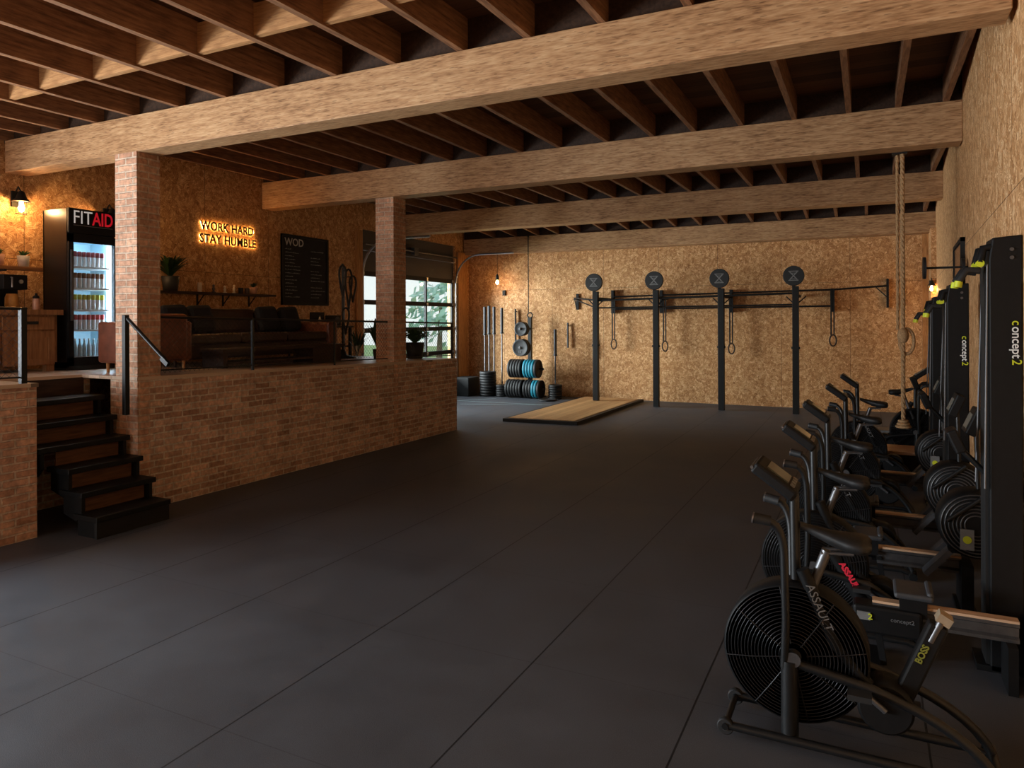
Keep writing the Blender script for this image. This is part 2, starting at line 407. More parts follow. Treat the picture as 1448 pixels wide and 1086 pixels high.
struct(fw.build('wall_front', 'osb', base=(0, 0, 0)), 'wall behind the viewpoint with a wide open doorway')
ce = MB().box((-8.6, -3.2, 3.88), (1.4, 4.42, 3.94)).box((-8.9, 4.42, 4.1), (1.6, 12.1, 4.16)).prism([(-8.9, 12.1), (1.6, 12.1), (1.6, 15.1), (-8.9, 15.1)], lambda y: 4.1 - (y - 12.1) * .088, lambda y: 4.16 - (y - 12.1) * .088)
struct(ce.build('ceiling', 'deck', base=(0, 0, 0)), 'dark brown roof boarding above the joists')
# brick retaining wall of the raised lounge, skewed like its face line
def bslab(y0, y1):
    return MB().prism([(bw(y0), y0), (bw(y1), y1), (bw(y1) - .4, y1), (bw(y0) - .4, y0)], 0, lambda y: dk(y) - .03)
struct(bslab(2.3, 3.46).build('wall_platform_near', 'brick_p', base=(0, 0, 0)), 'brick lounge wall left of the black stairs')
struct(bslab(4.345, 9.74).build('wall_platform_far', 'brick', base=(0, 0, 0)), 'brick lounge wall right of the black stairs')
struct(MB().box((-6.95, 3.3, 0), (-6.86, 4.45, 1.18)).box((-6.9, 3.3, 0), (-6.42, 3.38, 1.18)).build('wall_stair', 'brick', base=(0, 0, 0)), 'brick wall behind the open stair treads')
struct(MB().box((xl(2.3), 2.3, 0), (bw(2.3) - .4, 2.4, dk(2.3) - .03)).build('wall_platform_side', 'brick_p', base=(0, 0, 0)), 'brick end wall of the lounge nearest the viewpoint')
struct(MB().prism([(bw(9.5) - .38, 9.66), (bw(9.5) - .38, 9.74), (xl(9.74), 9.74), (xl(9.66), 9.66)], 0, lambda y: dk(y) - .03).build('wall_platform_end', 'brick', base=(0, 0, 0)), 'brick end wall of the raised lounge')
fp = MB()
for poly in ([(xl(2.3), 2.3), (-6.78, 2.3), (-6.78, 9.74), (xl(9.74), 9.74)], [(-6.78, 2.3), (bw(2.3) + .012, 2.3), (bw(3.46) + .012, 3.47), (-6.78, 3.47)],
             [(-6.78, 4.32), (bw(4.32) + .012, 4.32), (bw(9.74) + .012, 9.74), (-6.78, 9.74)]):
    fp.prism(poly, lambda y: dk(y) - .03, dk)
struct(fp.build('floor_platform', 'oakfloor', base=(0, 0, 0)), 'pale oak boarded floor of the raised lounge')
struct(MB().box((-6.8, 3.38, 1.03), (-6.765, 4.33, dk(4) - .03)).build('trim_1', 'dwood'), 'dark timber riser board above the top tread')
# studs in the far corners
struct(MB().box((.9, YB - .06, 0), (1.02, YB, 3.25)).build('trim_2', 'stud'), 'upright timber board in the far right corner')
struct(MB().box((1.0, 14.3, 0), (1.1, YB, 3.3)).build('trim_3', 'osb_r'), 'upright board return in the far right corner')
struct(MB().prism([(xl(14.3), 14.27), (xl(14.3) + .06, 14.27), (xl(14.7) + .06, 14.7), (xl(14.7), 14.7)], 0, 3.3).build('trim_4', 'stud'), 'timber boards between the sectional door and far wall')
struct(MB().prism([(xl(10.45), 10.45), (xl(10.45) + .05, 10.45), (xl(10.62) + .05, 10.62), (xl(10.62), 10.62)], dk(9.7), 3.4).build('trim_5', 'stud'), 'timber stud left of the sectional door')

# beams
def beam(y0, y1, z0, z1, label, x0=None, x1=None):
    a = x0 if x0 is not None else xl(y0) + .01; b = x1 if x1 is not None else xr(y0) - .005
    return tag(MB().box((a, y0, z0), (b, y1, z1)).build('timber_beam', 'beam', bevel=.006), label, 'beam', 'timber roof beams')
beam(4.33, 4.56, 3.3, 3.635, 'nearest and largest timber roof beam, resting on the front brick pillar', -8.06, .662)
beam(8.1, 8.36, 3.45, 3.85, 'timber roof beam resting on the second brick pillar', xl(8.1) + .03)
beam(11.9, 12.2, 3.46, 3.85, 'third timber roof beam, ahead of the far wall beam', xl(11.9) + .02)
beam(14.6, 14.88, 3.25, 3.62, 'timber roof beam lying along the top of the far wall', xl(14.6) + .02)
for i, (y0, y1, z0, z1) in enumerate(((4.4, 4.54, 3.635, 4.12), (8.16, 8.32, 3.85, 4.12), (11.96, 12.15, 3.85, 4.12), (14.66, 14.88, 3.62, 3.9))):
    struct(MB().box((xl(y0), y0, z0), (xr(y0), y1, z1)).build('trim_%d' % (6 + i), 'dwood'), 'added filler board above a roof beam, coloured dark for shade')  # added to stop light leaks; dark colour stands for the shade above beams
# joists
BAY = [[-8.05, -7.587, -7.119, -6.571, -6.059, -5.443, -4.86, -4.276, -3.678, -3.126, -2.552, -2.031, -1.508, -.96, -.42, .12],
       [-8.02, -7.517, -7.02, -6.529, -6.035, -5.447, -4.944, -4.432, -3.904, -3.375, -2.766, -2.21, -1.733, -1.221, -.68, -.159, .288, .70],
       [-8.0, -7.5, -6.981, -6.409, -5.886, -5.424, -4.894, -4.448, -3.926, -3.461, -3.058, -2.62, -2.163, -1.645, -1.137, -.629, -.112, .374, .86],
       [-7.7, -7.171, -6.606, -6.125, -5.624, -5.026, -4.509, -4.022, -3.506, -3.0, -2.5, -2.0, -1.5, -1.0, -.5, 0., .5, .93]]
BL = ['brown softwood ceiling joist in front of the nearest beam', 'brown softwood ceiling joist between nearest and second beams', 'brown softwood ceiling joist between second and third beams', 'brown softwood ceiling joist between third beam and far wall']
BG = ['joists ahead of the nearest beam', 'joists between the nearest and second beams', 'joists between the second and third beams', 'joists by the far wall']
def joist(x, y0, y1, z0, z1, h, i):
    w = .026
    vs = [(x - w, y0, z0), (x + w, y0, z0), (x + w, y1, z1), (x - w, y1, z1), (x - w, y0, z0 + h), (x + w, y0, z0 + h), (x + w, y1, z1 + h), (x - w, y1, z1 + h)]
    o = MB().add(vs, [(0, 3, 2, 1), (4, 5, 6, 7), (0, 1, 5, 4), (1, 2, 6, 5), (2, 3, 7, 6), (3, 0, 4, 7)]).build('ceiling_joist', 'joist')
    tag(o, BL[i], 'joist', BG[i])
for x in BAY[0]: joist(x, -3, 4.4, 3.585, 3.637, .243, 0)
for x in BAY[1]: joist(x, 4.54, 8.16, 3.85, 3.85, .25, 1)
for x in BAY[2]: joist(x, 8.32, 11.96, 3.85, 3.85, .25, 2)
for x in BAY[3]: joist(x, 12.15, 14.66, 3.85, 3.625, .25, 3)
for i in range(len(BAY[0]) - 3):
    a, b = BAY[0][i] + .026, BAY[0][i + 1] - .026
    y = 3.5 + (.05 if i % 2 else 0)
    tag(MB().box((a - .004, y, 3.645), (b + .004, y + .045, 3.86)).build('joist_blocking', 'block'), 'short timber block nailed between two near joists', 'blocking', 'blocking row between near joists')
# brick pillars
for x, y0, y1, zt, lab in ((bw(4.33), 4.33, 4.57, 3.3, 'square brick pillar beside the top of the black stairs'), (bw(8.1), 8.13, 8.42, 3.45, 'square brick pillar standing in front of the window door')):
    tag(MB().box((x - .3, y0, 0), (x + .004, y1, zt)).build('brick_pillar', 'brick_p'), lab, 'pillar', 'brick pillars')

# sectional window door in the left wall
dr = struct(thing('door_1', 'dark sectional garage door with three rows of panes', None, (xl(12.4) - .06, 12.45, 0)))
ang = math.atan(.0333)
def D(u, v, d): return (xl(u) + d, u, v)              # u along wall, v up, d out of the wall
def dbox(mb, u0, u1, v0, v1, d0, d1): return mb.extr([(u0, v0), (u1, v0), (u1, v1), (u0, v1)], D, d0, d1)
cols = [DY0, DY0 + 1.17, DY0 + 2.34, DY1]; rows = [.46, 1.0, 1.54, 2.08, 2.62]
for v in rows: dbox(MB(), DY0, DY1, v - .045, v + .045, -.1, -.04).build('rail', 'matt', dr)
for i, u in enumerate(cols):
    w = .05 if i in (0, 3) else .03
    dbox(MB(), u - w, u + w, 0, 2.66, -.098, -.05).build('stile', 'matt', dr)
dbox(MB(), DY0, DY1, 0, .42, -.09, -.06).build('bottom_panel', 'sheet', dr)
tp = MB()
for k in range(2): dbox(tp, DY0, DY1, 2.665 + k * .39, 2.665 + k * .39 + .384, -.1, -.05)
tp.build('top_panel', 'sheet', dr)
for i in range(3):
    for j in range(4): dbox(MB(), cols[i] + .03, cols[i + 1] - .03, rows[j] + .045, rows[j + 1] - .045, -.082, -.076).build('pane', 'pane', dr)
for u in (DY0 - .03, DY1 + .03):
    p = [D(u, .1, .02), D(u, 2.6, .02)] + [D(u, 2.6 + .62 * math.sin(t), .02 + .62 * (1 - math.cos(t))) for t in [PI / 2 * k / 8 for k in range(1, 9)]] + [D(u, 3.22, 1.5)]
    MB().tube(p, .022, 8).build('track', 'steel', dr)
for u in (DY0 + .05, cols[1], cols[2], DY1 - .05):
    for v in rows[1:]: dbox(MB(), u - .03, u + .03, v - .03, v + .03, -.04, -.02).build('hinge', 'steel', dr)
MB().tube([D(DY0, 3.16, .06), D(DY1, 3.16, .06)], .018, 8).build('torsion_rod', 'dsteel', dr)
dbox(MB(), 12.35, 12.5, 3.08, 3.24, 0, .09).build('rod_bracket', 'dsteel', dr)

# outside: meadow and trees
struct(MB().box((-60, -12, -.35), (-8.75, 45, -.25)).build('ground', 'grass', base=(0, 0, 0)), 'green meadow outside the window door')
def tree(x, y, h, r, seed, label):
    rnd = random.Random(seed); t = thing('tree', label, 'tree', (x, y, -.25), 'trees outside the window door')
    MB().tube([(x, y, -.25), (x + .1, y, h * .6)], [.16, .07], 8).build('trunk', 'bark', t)
    c = MB()
    for k in range(320):
        a, b = rnd.uniform(0, 6.28), rnd.uniform(-1, 1); q = math.sqrt(1 - b * b); d = r * rnd.uniform(.45, 1.05)
        p = Vector((x + d * q * math.cos(a), y + d * q * math.sin(a), h * .62 + d * b * 1.15)); s_ = rnd.uniform(.16, .34)
        n = Vector((rnd.uniform(-1, 1), rnd.uniform(-1, 1), rnd.uniform(-.3, 1))).normalized(); u = n.orthogonal().normalized() * s_; w = n.cross(u)
        c.add([p - u, p + w * .5, p + u, p - w * .5], [(0, 1, 2, 3)])
    c.build('crown', 'tree', t)
tree(-18.8, 29.8, 3.9, 1.7, 3, 'nearest tree outside the window door, coloured pale for haze')
tree(-33, 38, 2.0, 1.3, 8, 'low bushy tree far off in the meadow outside')

# ================================================================== STAIRS
st = thing('staircase', 'black open steel stairs up to the raised lounge', 'stairs', (-5.9, 4.0, 0))
SX = [-5.5, -5.69, -5.86, -6.04, -6.22, -6.4]; SY0, SY1 = 3.62, 4.3
for i, x in enumerate(SX):
    z = .176 * (i + 1); y0 = SY0 if i < 3 else 3.49
    MB().box((x - .3, y0 if i < 4 else 3.5, z - .045), (x, SY1, z)).build('tread', 'black', st, bevel=.006)
for i, x in enumerate(SX[1:]): MB().box((x - .1, (SY0 if i < 3 else 3.5) + .06, .176 * (i + 1)), (x - .085, SY1 - .06, .176 * (i + 2) - .045)).build('riser', 'riser', st)
MB().box((SX[0] - .04, SY0 + .01, 0), (SX[0] - .012, SY1 - .01, .131)).build('kick_board', 'matt', st)
for y in (SY0 + .02, SY1 - .05):
    poly = []
    for i, x in enumerate(SX):
        z = .176 * (i + 1) - .045
        poly += [(x - .03, z - (.131 if i == 0 else .131)), (x - .03, z)]
    poly += [(-6.74, 1.01), (-6.74, .84), (SX[0] - .22, 0.)]
    mb = MB()
    for i, x in enumerate(SX):                          # stepped string plates, one under each tread
        z = .176 * (i + 1) - .045; yy = y if i < 3 or y > 4 else 3.52
        mb.extr([(x - .27, z - .15), (x - .03 - (.07 if i else 0), max(0, z - .2)), (x - .03, max(0, z - .131)), (x - .03, z), (x - .27, z)], lambda u, v, d: (u, d, v), yy, yy + .03)
    mb.build('stringer', 'black', st)
hr = thing('handrail', 'black stair handrail with upright post beside brick pillar', 'handrail', (-5.97, 4.22, .98))
MB().box((-6.0, 4.19, .9), (-5.955, 4.235, 1.80)).build('post', 'blackm', hr, bevel=.004)
MB().tube([(-5.98, 4.215, 1.785), (-5.45, 4.215, 1.40)], .017, 8).build('rail', 'blackm', hr)
MB().obox((-5.46, 4.215, 1.395), (.1, .03, .04), (0, .62, 0)).build('end_cap', 'blackm', hr)

# mesh guard rails along the edge of the lounge
def guard(y0, y1, posts, label, ztop):
    yc = (y0 + y1) / 2; t = thing('mesh_railing', label, 'railing', (bw(yc) - .05, yc, dk(yc)), 'mesh railings of the lounge')
    P = lambda y, z: (bw(y) - .05, y, z)
    MB().tube([P(y0, ztop(y0)), P(y1, ztop(y1))], .012, 8).build('top_rail', 'blackm', t)
    MB().tube([P(y0, dk(y0) + .05), P(y1, dk(y1) + .05)], .008, 6).build('bottom_rail', 'blackm', t)
    for y, w in posts: MB().box((bw(y) - .05 - w, y - w, dk(y)), (bw(y) - .05 + w, y + w, ztop(y) + .01)).build('post', 'blackm', t)
    m = MB(); g = .055; hgt = ztop(yc) - dk(yc) - .05
    u = y0 - hgt
    while u < y1:
        for sgn in (1, -1):
            a = u if sgn > 0 else u + hgt; b = u + hgt if sgn > 0 else u
            za, zb = dk(yc) + .05, ztop(yc)
            def clip(yv, aa, bb): return za + (zb - za) * (yv - aa) / (bb - aa)
            lo, hi = max(y0, min(a, b)), min(y1, max(a, b))
            if hi - lo > .01: m.tube([P(lo, clip(lo, a, b)), P(hi, clip(hi, a, b))], .0016, 3, caps=False)
        u += g
    m.build('wire_mesh', 'blackm', t)
guard(2.35, 3.41, [(3.385, .022), (2.37, .02)], 'black wire mesh railing left of the stairs', lambda y: dk(y) + .6)
guard(4.6, 8.05, [(5.71, .012), (7.0, .009)], 'black wire mesh railing between the two brick pillars', lambda y: dk(y) + .555)
guard(8.4, 9.7, [(9.68, .01)], 'black wire mesh railing right of the second pillar', lambda y: dk(y) + .555)

# ================================================================== LOUNGE
FY0, FY1, FX = 4.655, 5.19, -7.51
fz = dk(4.9)
fr = thing('drinks_fridge', 'tall black drinks fridge with lit glass door', 'fridge', (-7.73, 4.92, fz))
b = MB().box((-7.96, FY0, fz + .03), (FX - .04, FY0 + .025, 2.62)).box((-7.96, FY1 - .025, fz + .03), (FX - .04, FY1, 2.62)).box((-7.96, FY0, 2.62), (FX - .04, FY1, 2.94)).box((-7.96, FY0, fz), (FX - .04, FY1, 1.31)).box((-7.96, FY0, fz), (-7.94, FY1, 2.94))
b.build('cabinet', 'fblack', fr)
MB().box((-7.938, FY0 + .027, 1.312), (-7.93, FY1 - .027, 2.618)).box((-7.93, FY0 + .027, 1.312), (FX - .045, FY0 + .034, 2.618)).box((-7.93, FY1 - .034, 1.312), (FX - .045, FY1 - .027, 2.618)).box((-7.93, FY0 + .027, 2.61), (FX - .045, FY1 - .027, 2.618)).box((-7.93, FY0 + .027, 1.312), (FX - .045, FY1 - .027, 1.33)).build('liner', 'fridge_in', fr)
MB().box((FX - .035, FY0, 2.68), (FX, FY1, 2.945)).build('header_sign', 'blackp', fr, bevel=.006)
df = MB().box((FX - .035, FY0, fz + .05), (FX, FY0 + .05, 2.67)).box((FX - .035, FY1 - .03, fz + .05), (FX, FY1, 2.67)).box((FX - .035, FY0, 2.585), (FX, FY1, 2.67)).box((FX - .035, FY0, fz + .05), (FX, FY1, 1.36))
dd = df.build('door', 'blackp', fr)
MB().box((FX - .02, FY0 + .05, 1.36), (FX - .014, FY1 - .03, 2.585)).build('pane', 'fglass', dd)
MB().box((FX, FY0 + .012, 1.75), (FX + .03, FY0 + .03, 2.5)).build('handle', 'dsteel', dd)
MB().box((FX - .1, FY1 - .05, 1.36), (FX - .05, FY1 - .036, 2.56)).build('light_strip', 'led', fr)
MB().box((FX - .1, FY0 + .06, 2.598), (FX - .07, FY1 - .06, 2.609)).build('light_strip', 'led', fr)
SH = [2.335, 2.105, 1.872, 1.655, 1.365]
for z in SH: MB().box((-7.9, FY0 + .036, z - .02), (FX - .05, FY1 - .036, z)).build('shelf', 'white', fr)
Fm = frame((FX + .001, FY0 + .045, 2.79), (0, 1, 0), (0, 0, 1))
for tx_, mt_, y_, w_, of_ in (('FIT', 'fsign_w', FY0 + .04, .2, -.001), ('AID', 'fsign_r', FY0 + .255, .235, .003)):
    q = text(tx_, .2, mt_, 'sign_lettering', fr, Matrix.Identity(4), .004, of_, local=True)
    xs = [v.co.x for v in q.data.vertices]; k_ = w_ / (max(xs) - min(xs))
    q.data.transform(frame(Vector((FX + .003, y_, 2.785)) - Vector(fr.location), (0, 1, 0), (0, 0, 1)) @ Matrix.Diagonal((k_, 1, 1, 1)))
MB().box((FX, FY0 + .05, 2.762), (FX + .003, FY1 - .05, 2.768)).build('sign_underline', 'lgrey', fr)
def can(name, label, top, z, bottle=False, body='canw'):
    t = thing(name, label, 'can' if not bottle else 'bottle', (0, 0, 0))
    if bottle:
        MB().lathe([(.022, 0), (.024, .01), (.024, .1), (.01, .15), (.009, .175)], n=12).build('body', body, t, local=True)
        MB().cyl((0, 0, 0), .011, .172, .19, n=10).build('cap', top, t, local=True)
    else:
        MB().lathe([(.018, 0), (.0215, .008), (.0215, .15), (.017, .16)], n=12).build('body', body, t, local=True)
        MB().lathe([(.0219, .105), (.0219, .15), (.0175, .1605)], n=12).build('label_band', top, t, local=True)
    return t
ROW = [('cap_dr', 'white can with dark red band on the top fridge shelf', 'cans on the top fridge shelf', 8), ('cap_br', 'white can with brown band on the second fridge shelf', 'cans on the second fridge shelf', 8),
       ('cap_ye', 'white can with lime band on the middle fridge shelf', 'cans on the middle fridge shelf', 8), ('cap_rd', 'white can with bright red band on the fourth fridge shelf', 'cans on the fourth fridge shelf', 8), ('canw', 'pale blue bottle on the bottom fridge shelf', 'bottles on the bottom fridge shelf', 8)]
for (top, lab, grp, n), z in zip(ROW, SH):
    bt = top == 'canw'; p = can('drink_bottle' if bt else 'drink_can', lab, top, z, bt, 'bott' if bt else 'canw'); p['group'] = grp
    for i in range(n):
        loc = (FX - .1, FY0 + .075 + i * .0505, z + .001)
        if i == 0: p.location = loc
        else: dup(p, loc)

# counter cabinet with what stands on it
cx0, cx1 = xl(3.5) + .06, -7.55
ct = thing('counter_cabinet', 'oak counter cabinet with black pull, left of the fridge', 'cabinet', (-7.85, 3.7, dk(3.7)))
MB().box((cx0, 2.7, dk(2.7) + .06), (cx1 - .03, 4.57, 1.81)).build('carcass', 'cab', ct)
MB().box((cx0, 2.66, 1.81), (cx1 + .02, 4.61, 1.865)).build('worktop', 'cab', ct, bevel=.004)
for y0, y1 in ((2.74, 3.42), (3.45, 4.0), (4.03, 4.53)):
    q = MB().box((cx1 - .03, y0, 1.66), (cx1 - .008, y1, 1.79)).build('drawer', 'cab', ct, bevel=.004)
    MB().box((cx1 - .008, (y0 + y1) / 2 - .08, 1.715), (cx1 + .015, (y0 + y1) / 2 + .08, 1.745)).build('pull', 'matt', q)
    q = MB().box((cx1 - .03, y0, 1.3), (cx1 - .012, y1, 1.64)).build('door', 'cab', ct)
    MB().box((cx1 - .012, y0, 1.3), (cx1 - .002, y0 + .06, 1.64)).box((cx1 - .012, y1 - .06, 1.3), (cx1 - .002, y1, 1.64)).box((cx1 - .012, y0 + .06, 1.3), (cx1 - .002, y1 - .06, 1.36)).box((cx1 - .012, y0 + .06, 1.58), (cx1 - .002, y1 - .06, 1.64)).build('door_frame', 'cab', q)
for y in (2.75, 4.5): MB().box((cx1 - .1, y - .04, dk(y)), (cx1 - .03, y + .04, dk(y) + .07)).build('foot', 'cab', ct)
t = thing('storage_canister', 'pale steel canister with knob lid on the counter', 'canister', (-7.75, 4.03, 1.866))
MB().cyl((-7.75, 4.03, 1.866), .05, 0, .17, bev=.006).build('body', 'pinkb', t); MB().lathe([(.052, .17), (.05, .185), (.012, .19), (.014, .205), (0, .215)], (-7.75, 4.03, 1.866)).build('lid', 'steel', t)
t = thing('coffee_machine', 'black filter coffee machine with glass jug on counter', 'coffee machine', (-7.85, 4.2, 1.866))
MB().box((-7.98, 4.13, 1.866), (-7.72, 4.36, 1.885)).box((-7.98, 4.13, 1.885), (-7.89, 4.36, 2.2)).box((-7.98, 4.13, 2.07), (-7.72, 4.36, 2.22)).build('body', 'blackp', t, bevel=.006)
MB().lathe([(.05, 0), (.062, .02), (.062, .1), (.045, .14)], (-7.79, 4.245, 1.887)).build('jug', 'amber', t)
MB().tube([(-7.72, 4.2, 2.19), (-7.70, 4.2, 2.19), (-7.70, 4.2, 2.09)], .008, 8).build('tap_lever', 'steel', t)
MB().lathe([(.02, 0), (.02, .012)], (-7.715, 4.29, 2.15), 'x').build('dial', 'steel', t)
t = thing('shaker_bottle', 'pinkish shaker bottle with dark cap on the counter', 'bottle', (-7.68, 4.42, 1.866))
MB().lathe([(.032, 0), (.034, .01), (.034, .1), (.028, .115)], (-7.68, 4.42, 1.866)).build('body', 'pinkb', t); MB().lathe([(.029, .115), (.029, .135), (.012, .15), (.012, .17)], (-7.68, 4.42, 1.866)).build('cap', 'blackp', t)
t = thing('wall_shelf', 'orange-brown wooden shelf above the counter', 'shelf', (-8.08, 3.8, 2.295))
MB().box((xl(3) + .0, 2.9, 2.29), (-7.98, 4.75, 2.325)).build('board', 'shelf', t, bevel=.003)
for y in (3.4, 4.3): MB().box((xl(y) - .02, y - .012, 2.06), (xl(y) + .012, y + .012, 2.29)).box((xl(y), y - .012, 2.27), (-8.0, y + .012, 2.29)).build('bracket', 'matt', t)
def tuft(c, r, h, n, seed, wid=.012, droop=.5, mat='leaf', xmin=-99):
    rnd = random.Random(seed); m = MB(); c = Vector(c)
    for k in range(n):
        a = rnd.uniform(0, 6.28); rr = r * rnd.uniform(.35, 1); hh = h * rnd.uniform(.55, 1) * (1 - droop * .35 * rr / r); d = Vector((math.cos(a), math.sin(a), 0)); sd = Vector((-d.y, d.x, 0)); vs = []; fs = []
        for j in range(6):
            s_ = j / 5; p = c + d * rr * s_ ** 1.3 + Vector((0, 0, hh * (s_ - droop * s_ ** 3 * .6))); w = wid * math.sin(PI * (.12 + .86 * s_)) 
            p.x = max(p.x, xmin + .01)
            vs += [p - sd * w, p + sd * w + Vector((0, 0, .3 * w))]
            if j: fs.append((2 * j - 2, 2 * j - 1, 2 * j + 1, 2 * j))
        m.add(vs, fs)
    return m
def potted(name, c, pr, ph, r, h, n, seed, potmat, label, wid=.012, droop=.5, mat='leaf', group=None, xmin=-99):
    t = thing(name, label, 'plant', c, group)
    MB().lathe([(pr * .72, 0), (pr * .8, .004), (pr, ph), (pr * .9, ph), (pr * .86, ph * .85), (0, ph * .85)], c, n=20).build('pot', potmat, t)
    tuft((c[0], c[1], c[2] + ph * .85), r, h, n, seed, wid, droop, mat, xmin).build('leaves', mat, t); return t
potted('potted_plant', (-8.08, 4.52, 2.326), .06, .12, .085, .1, 60, 1, 'potw', 'small green plant in concrete pot at shelf end by fridge', .008, .3, 'leaf2', 'pots on the counter shelf')
potted('potted_plant', (-8.08, 4.27, 2.326), .06, .12, .085, .11, 60, 2, 'pott', 'small green plant in pink clay pot at photo left edge', .008, .3, 'leaf2', 'pots on the counter shelf')

# wall lantern, bulb lamps
def lantern(c, face, label, scale=1., power=6):
    "face: unit vector away from the wall"
    c = Vector(c); f = Vector(face); t = thing('wall_lantern', label, 'lamp', c); k = scale; h = c + f * .12 * k
    MB().obox(c + f * .012, (.03, .07 * k, .16 * k) if abs(f.x) > .5 else (.07 * k, .03, .16 * k)).build('back_plate', 'matt', t)
    MB().tube([c + Vector((0, 0, .05 * k)), c + f * .07 * k + Vector((0, 0, .12 * k)), h + Vector((0, 0, .06 * k))], .008 * k, 8).build('arm', 'matt', t)
    MB().lathe([(.085 * k, -.035 * k), (.05 * k, 0), (.03 * k, .06 * k), (.012 * k, .075 * k)], h, n=20).build('shade', 'matt', t)
    MB().lathe([(0, -.145 * k), (.022 * k, -.13 * k), (.03 * k, -.1 * k), (.018 * k, -.05 * k), (.016 * k, -.02 * k)], h, n=14).build('bulb', 'bulb', t)
    g = MB()
    for a in range(4): 
        d = Vector((math.cos(a * PI / 2 + .6), math.sin(a * PI / 2 + .6), 0)) * .05 * k
        g.tube([h + d + Vector((0, 0, -.03 * k)), h + d + Vector((0, 0, -.16 * k))], .0025, 4)
    g.torus(h + Vector((0, 0, -.16 * k)), .05 * k, .003, n=16, m=4); g.build('cage', 'matt', t)
    l = bpy.data.lights.new('lantern_light', 'POINT'); l.energy = power; l.color = (1, .6, .28); l.shadow_soft_size = .03
    lo = bpy.data.objects.new('lantern_light', l); COL.objects.link(lo); lo.parent = t; lo.location = h + Vector((0, 0, -.1 * k)) - c + f * .02
    return t
lantern((xl(4.5), 4.5, 3.06), (1, 0, 0), 'black wall lantern with glowing bulb left of the fridge', 1.05, 24)
lantern((xl(5.55), 5.55, 3.02), (1, 0, 0), 'black wall lantern behind the front brick pillar, right of the fridge', 1.05, 24)

# backlit sign on the left wall
sg = thing('wall_sign', 'warm backlit sign reading WORK HARD STAY HUMBLE', 'sign', (xl(7.4), 7.4, 2.85))
def swall(y, z, d): return (xl(y) + d, y, z)
yv = (-.0333, 1, 0)
for body, y0, z0, w in (('WORK HARD', 6.95, 3.02, .99), ('STAY HUMBLE', 6.93, 2.84, 1.05)):
    n = .168
    for nm, mat, d, dep, off in (('letters', 'signface', .022, .006, .0055), ('led_glow', 'glow', .008, .01, -.005)):
        o = text(body, n, mat, nm, sg, Matrix.Identity(4), dep, off, 1.05, local=True)
        xs = [v.co.x for v in o.data.vertices]; s_ = w / (max(xs) - min(xs))
        F_ = frame(Vector(swall(y0, z0, d)) - Vector(sg.location), yv, (0, 0, 1))
        o.data.transform(F_ @ Matrix.Diagonal((s_, 1.0, 1, 1)))
        split_parts(o, 'letter' if nm == 'letters' else 'led_glow')
# chalkboard
cb = thing('chalkboard', 'tall black WOD chalkboard on the left wall', 'chalkboard', swall(9.09, 1.99, 0))
BY0, BY1, BZ0, BZ1 = 8.53, 9.655, 1.99, 3.125
dbox(MB(), BY0, BY1, BZ0, BZ1, .0, .03).build('panel', 'board', cb)
q = MB(); dbox(q, BY0, BY1, BZ1 - .035, BZ1, 0, .045); dbox(q, BY0, BY1, BZ0, BZ0 + .035, 0, .045); dbox(q, BY0, BY0 + .035, BZ0, BZ1, 0, .045); dbox(q, BY1 - .035, BY1, BZ0, BZ1, 0, .045); q.build('frame', 'matt', cb)
text('WOD', .17, 'pgrey', 'heading', cb, frame(swall(BY0 + .06, BZ1 - .175, .033), yv, (0, 0, 1)), .003, .002)
q = MB(); rnd = random.Random(4)
for col_ in (.07, .68):
    for k in range(15):
        if rnd.random() < .15: continue
        z = BZ1 - .24 - k * .055; y = BY0 + col_; end = y + rnd.uniform(.12, .36)
        while y < end:
            l = rnd.uniform(.012, .03); dbox(q, y, y + l, z, z + rnd.uniform(.006, .016), .03, .032); y += l + rnd.uniform(.006, .015)
tag(q.build('chalk_marks', 'chalk', cb), kind='stuff')

# shelf above the sofa
t = thing('wall_shelf', 'long dark wall shelf above the leather sofa', 'shelf', swall(7.3, 2.12, .1))
dbox(MB(), 6.0, 8.22, 2.105, 2.135, 0, .2).build('board', 'dwood', t)
for y in (6.9, 7.35, 7.85):
    q = MB(); dbox(q, y - .012, y + .012, 1.95, 2.105, 0, .014); q.tube([D(y, 1.97, .01), D(y, 2.1, .14)], .008, 6); q.build('bracket', 'matt', t)
potted('potted_palm', D(6.37, 2.136, .125), .11, .19, .3, .52, 80, 11, 'potd', 'big spiky palm in dark pot on the sofa shelf', .022, .55, 'leaf', None, xl(6.37) + .025)
potted('potted_plant', D(7.84, 2.136, .1), .065, .1, .1, .13, 40, 12, 'pott', 'small plant in pale clay pot at right of the sofa shelf', .012, .4, 'leaf')
t = tag(MB().cyl(D(6.86, 2.136, .1), .028, 0, .13, bev=.004).build('pillar_candle', 'ceramic'), 'tall cream candle beside the palm on the sofa shelf', 'candle')
for y, hh, mt, lab in ((7.1, .11, 'dsteel', 'small dull metal figurine on the sofa shelf beside the candle'), (7.3, .1, 'ceramic', 'small cream figurine on the middle of the sofa shelf'), (7.47, .12, 'ceramic', 'taller cream figurine on the sofa shelf near dark tin')):
    t = thing('figurine', lab, 'figurine', D(y, 2.136, .1), 'figurines on the sofa shelf')
    c = Vector(D(y, 2.136, .1)); MB().lathe([(.028, 0), (.028, .012), (.012, .02), (.022, hh * .5), (.01, hh * .75)], c, n=12).build('body', mt, t); MB().ball(c + Vector((0, 0, hh * .88)), .018, 10, 8).build('head', mt, t)
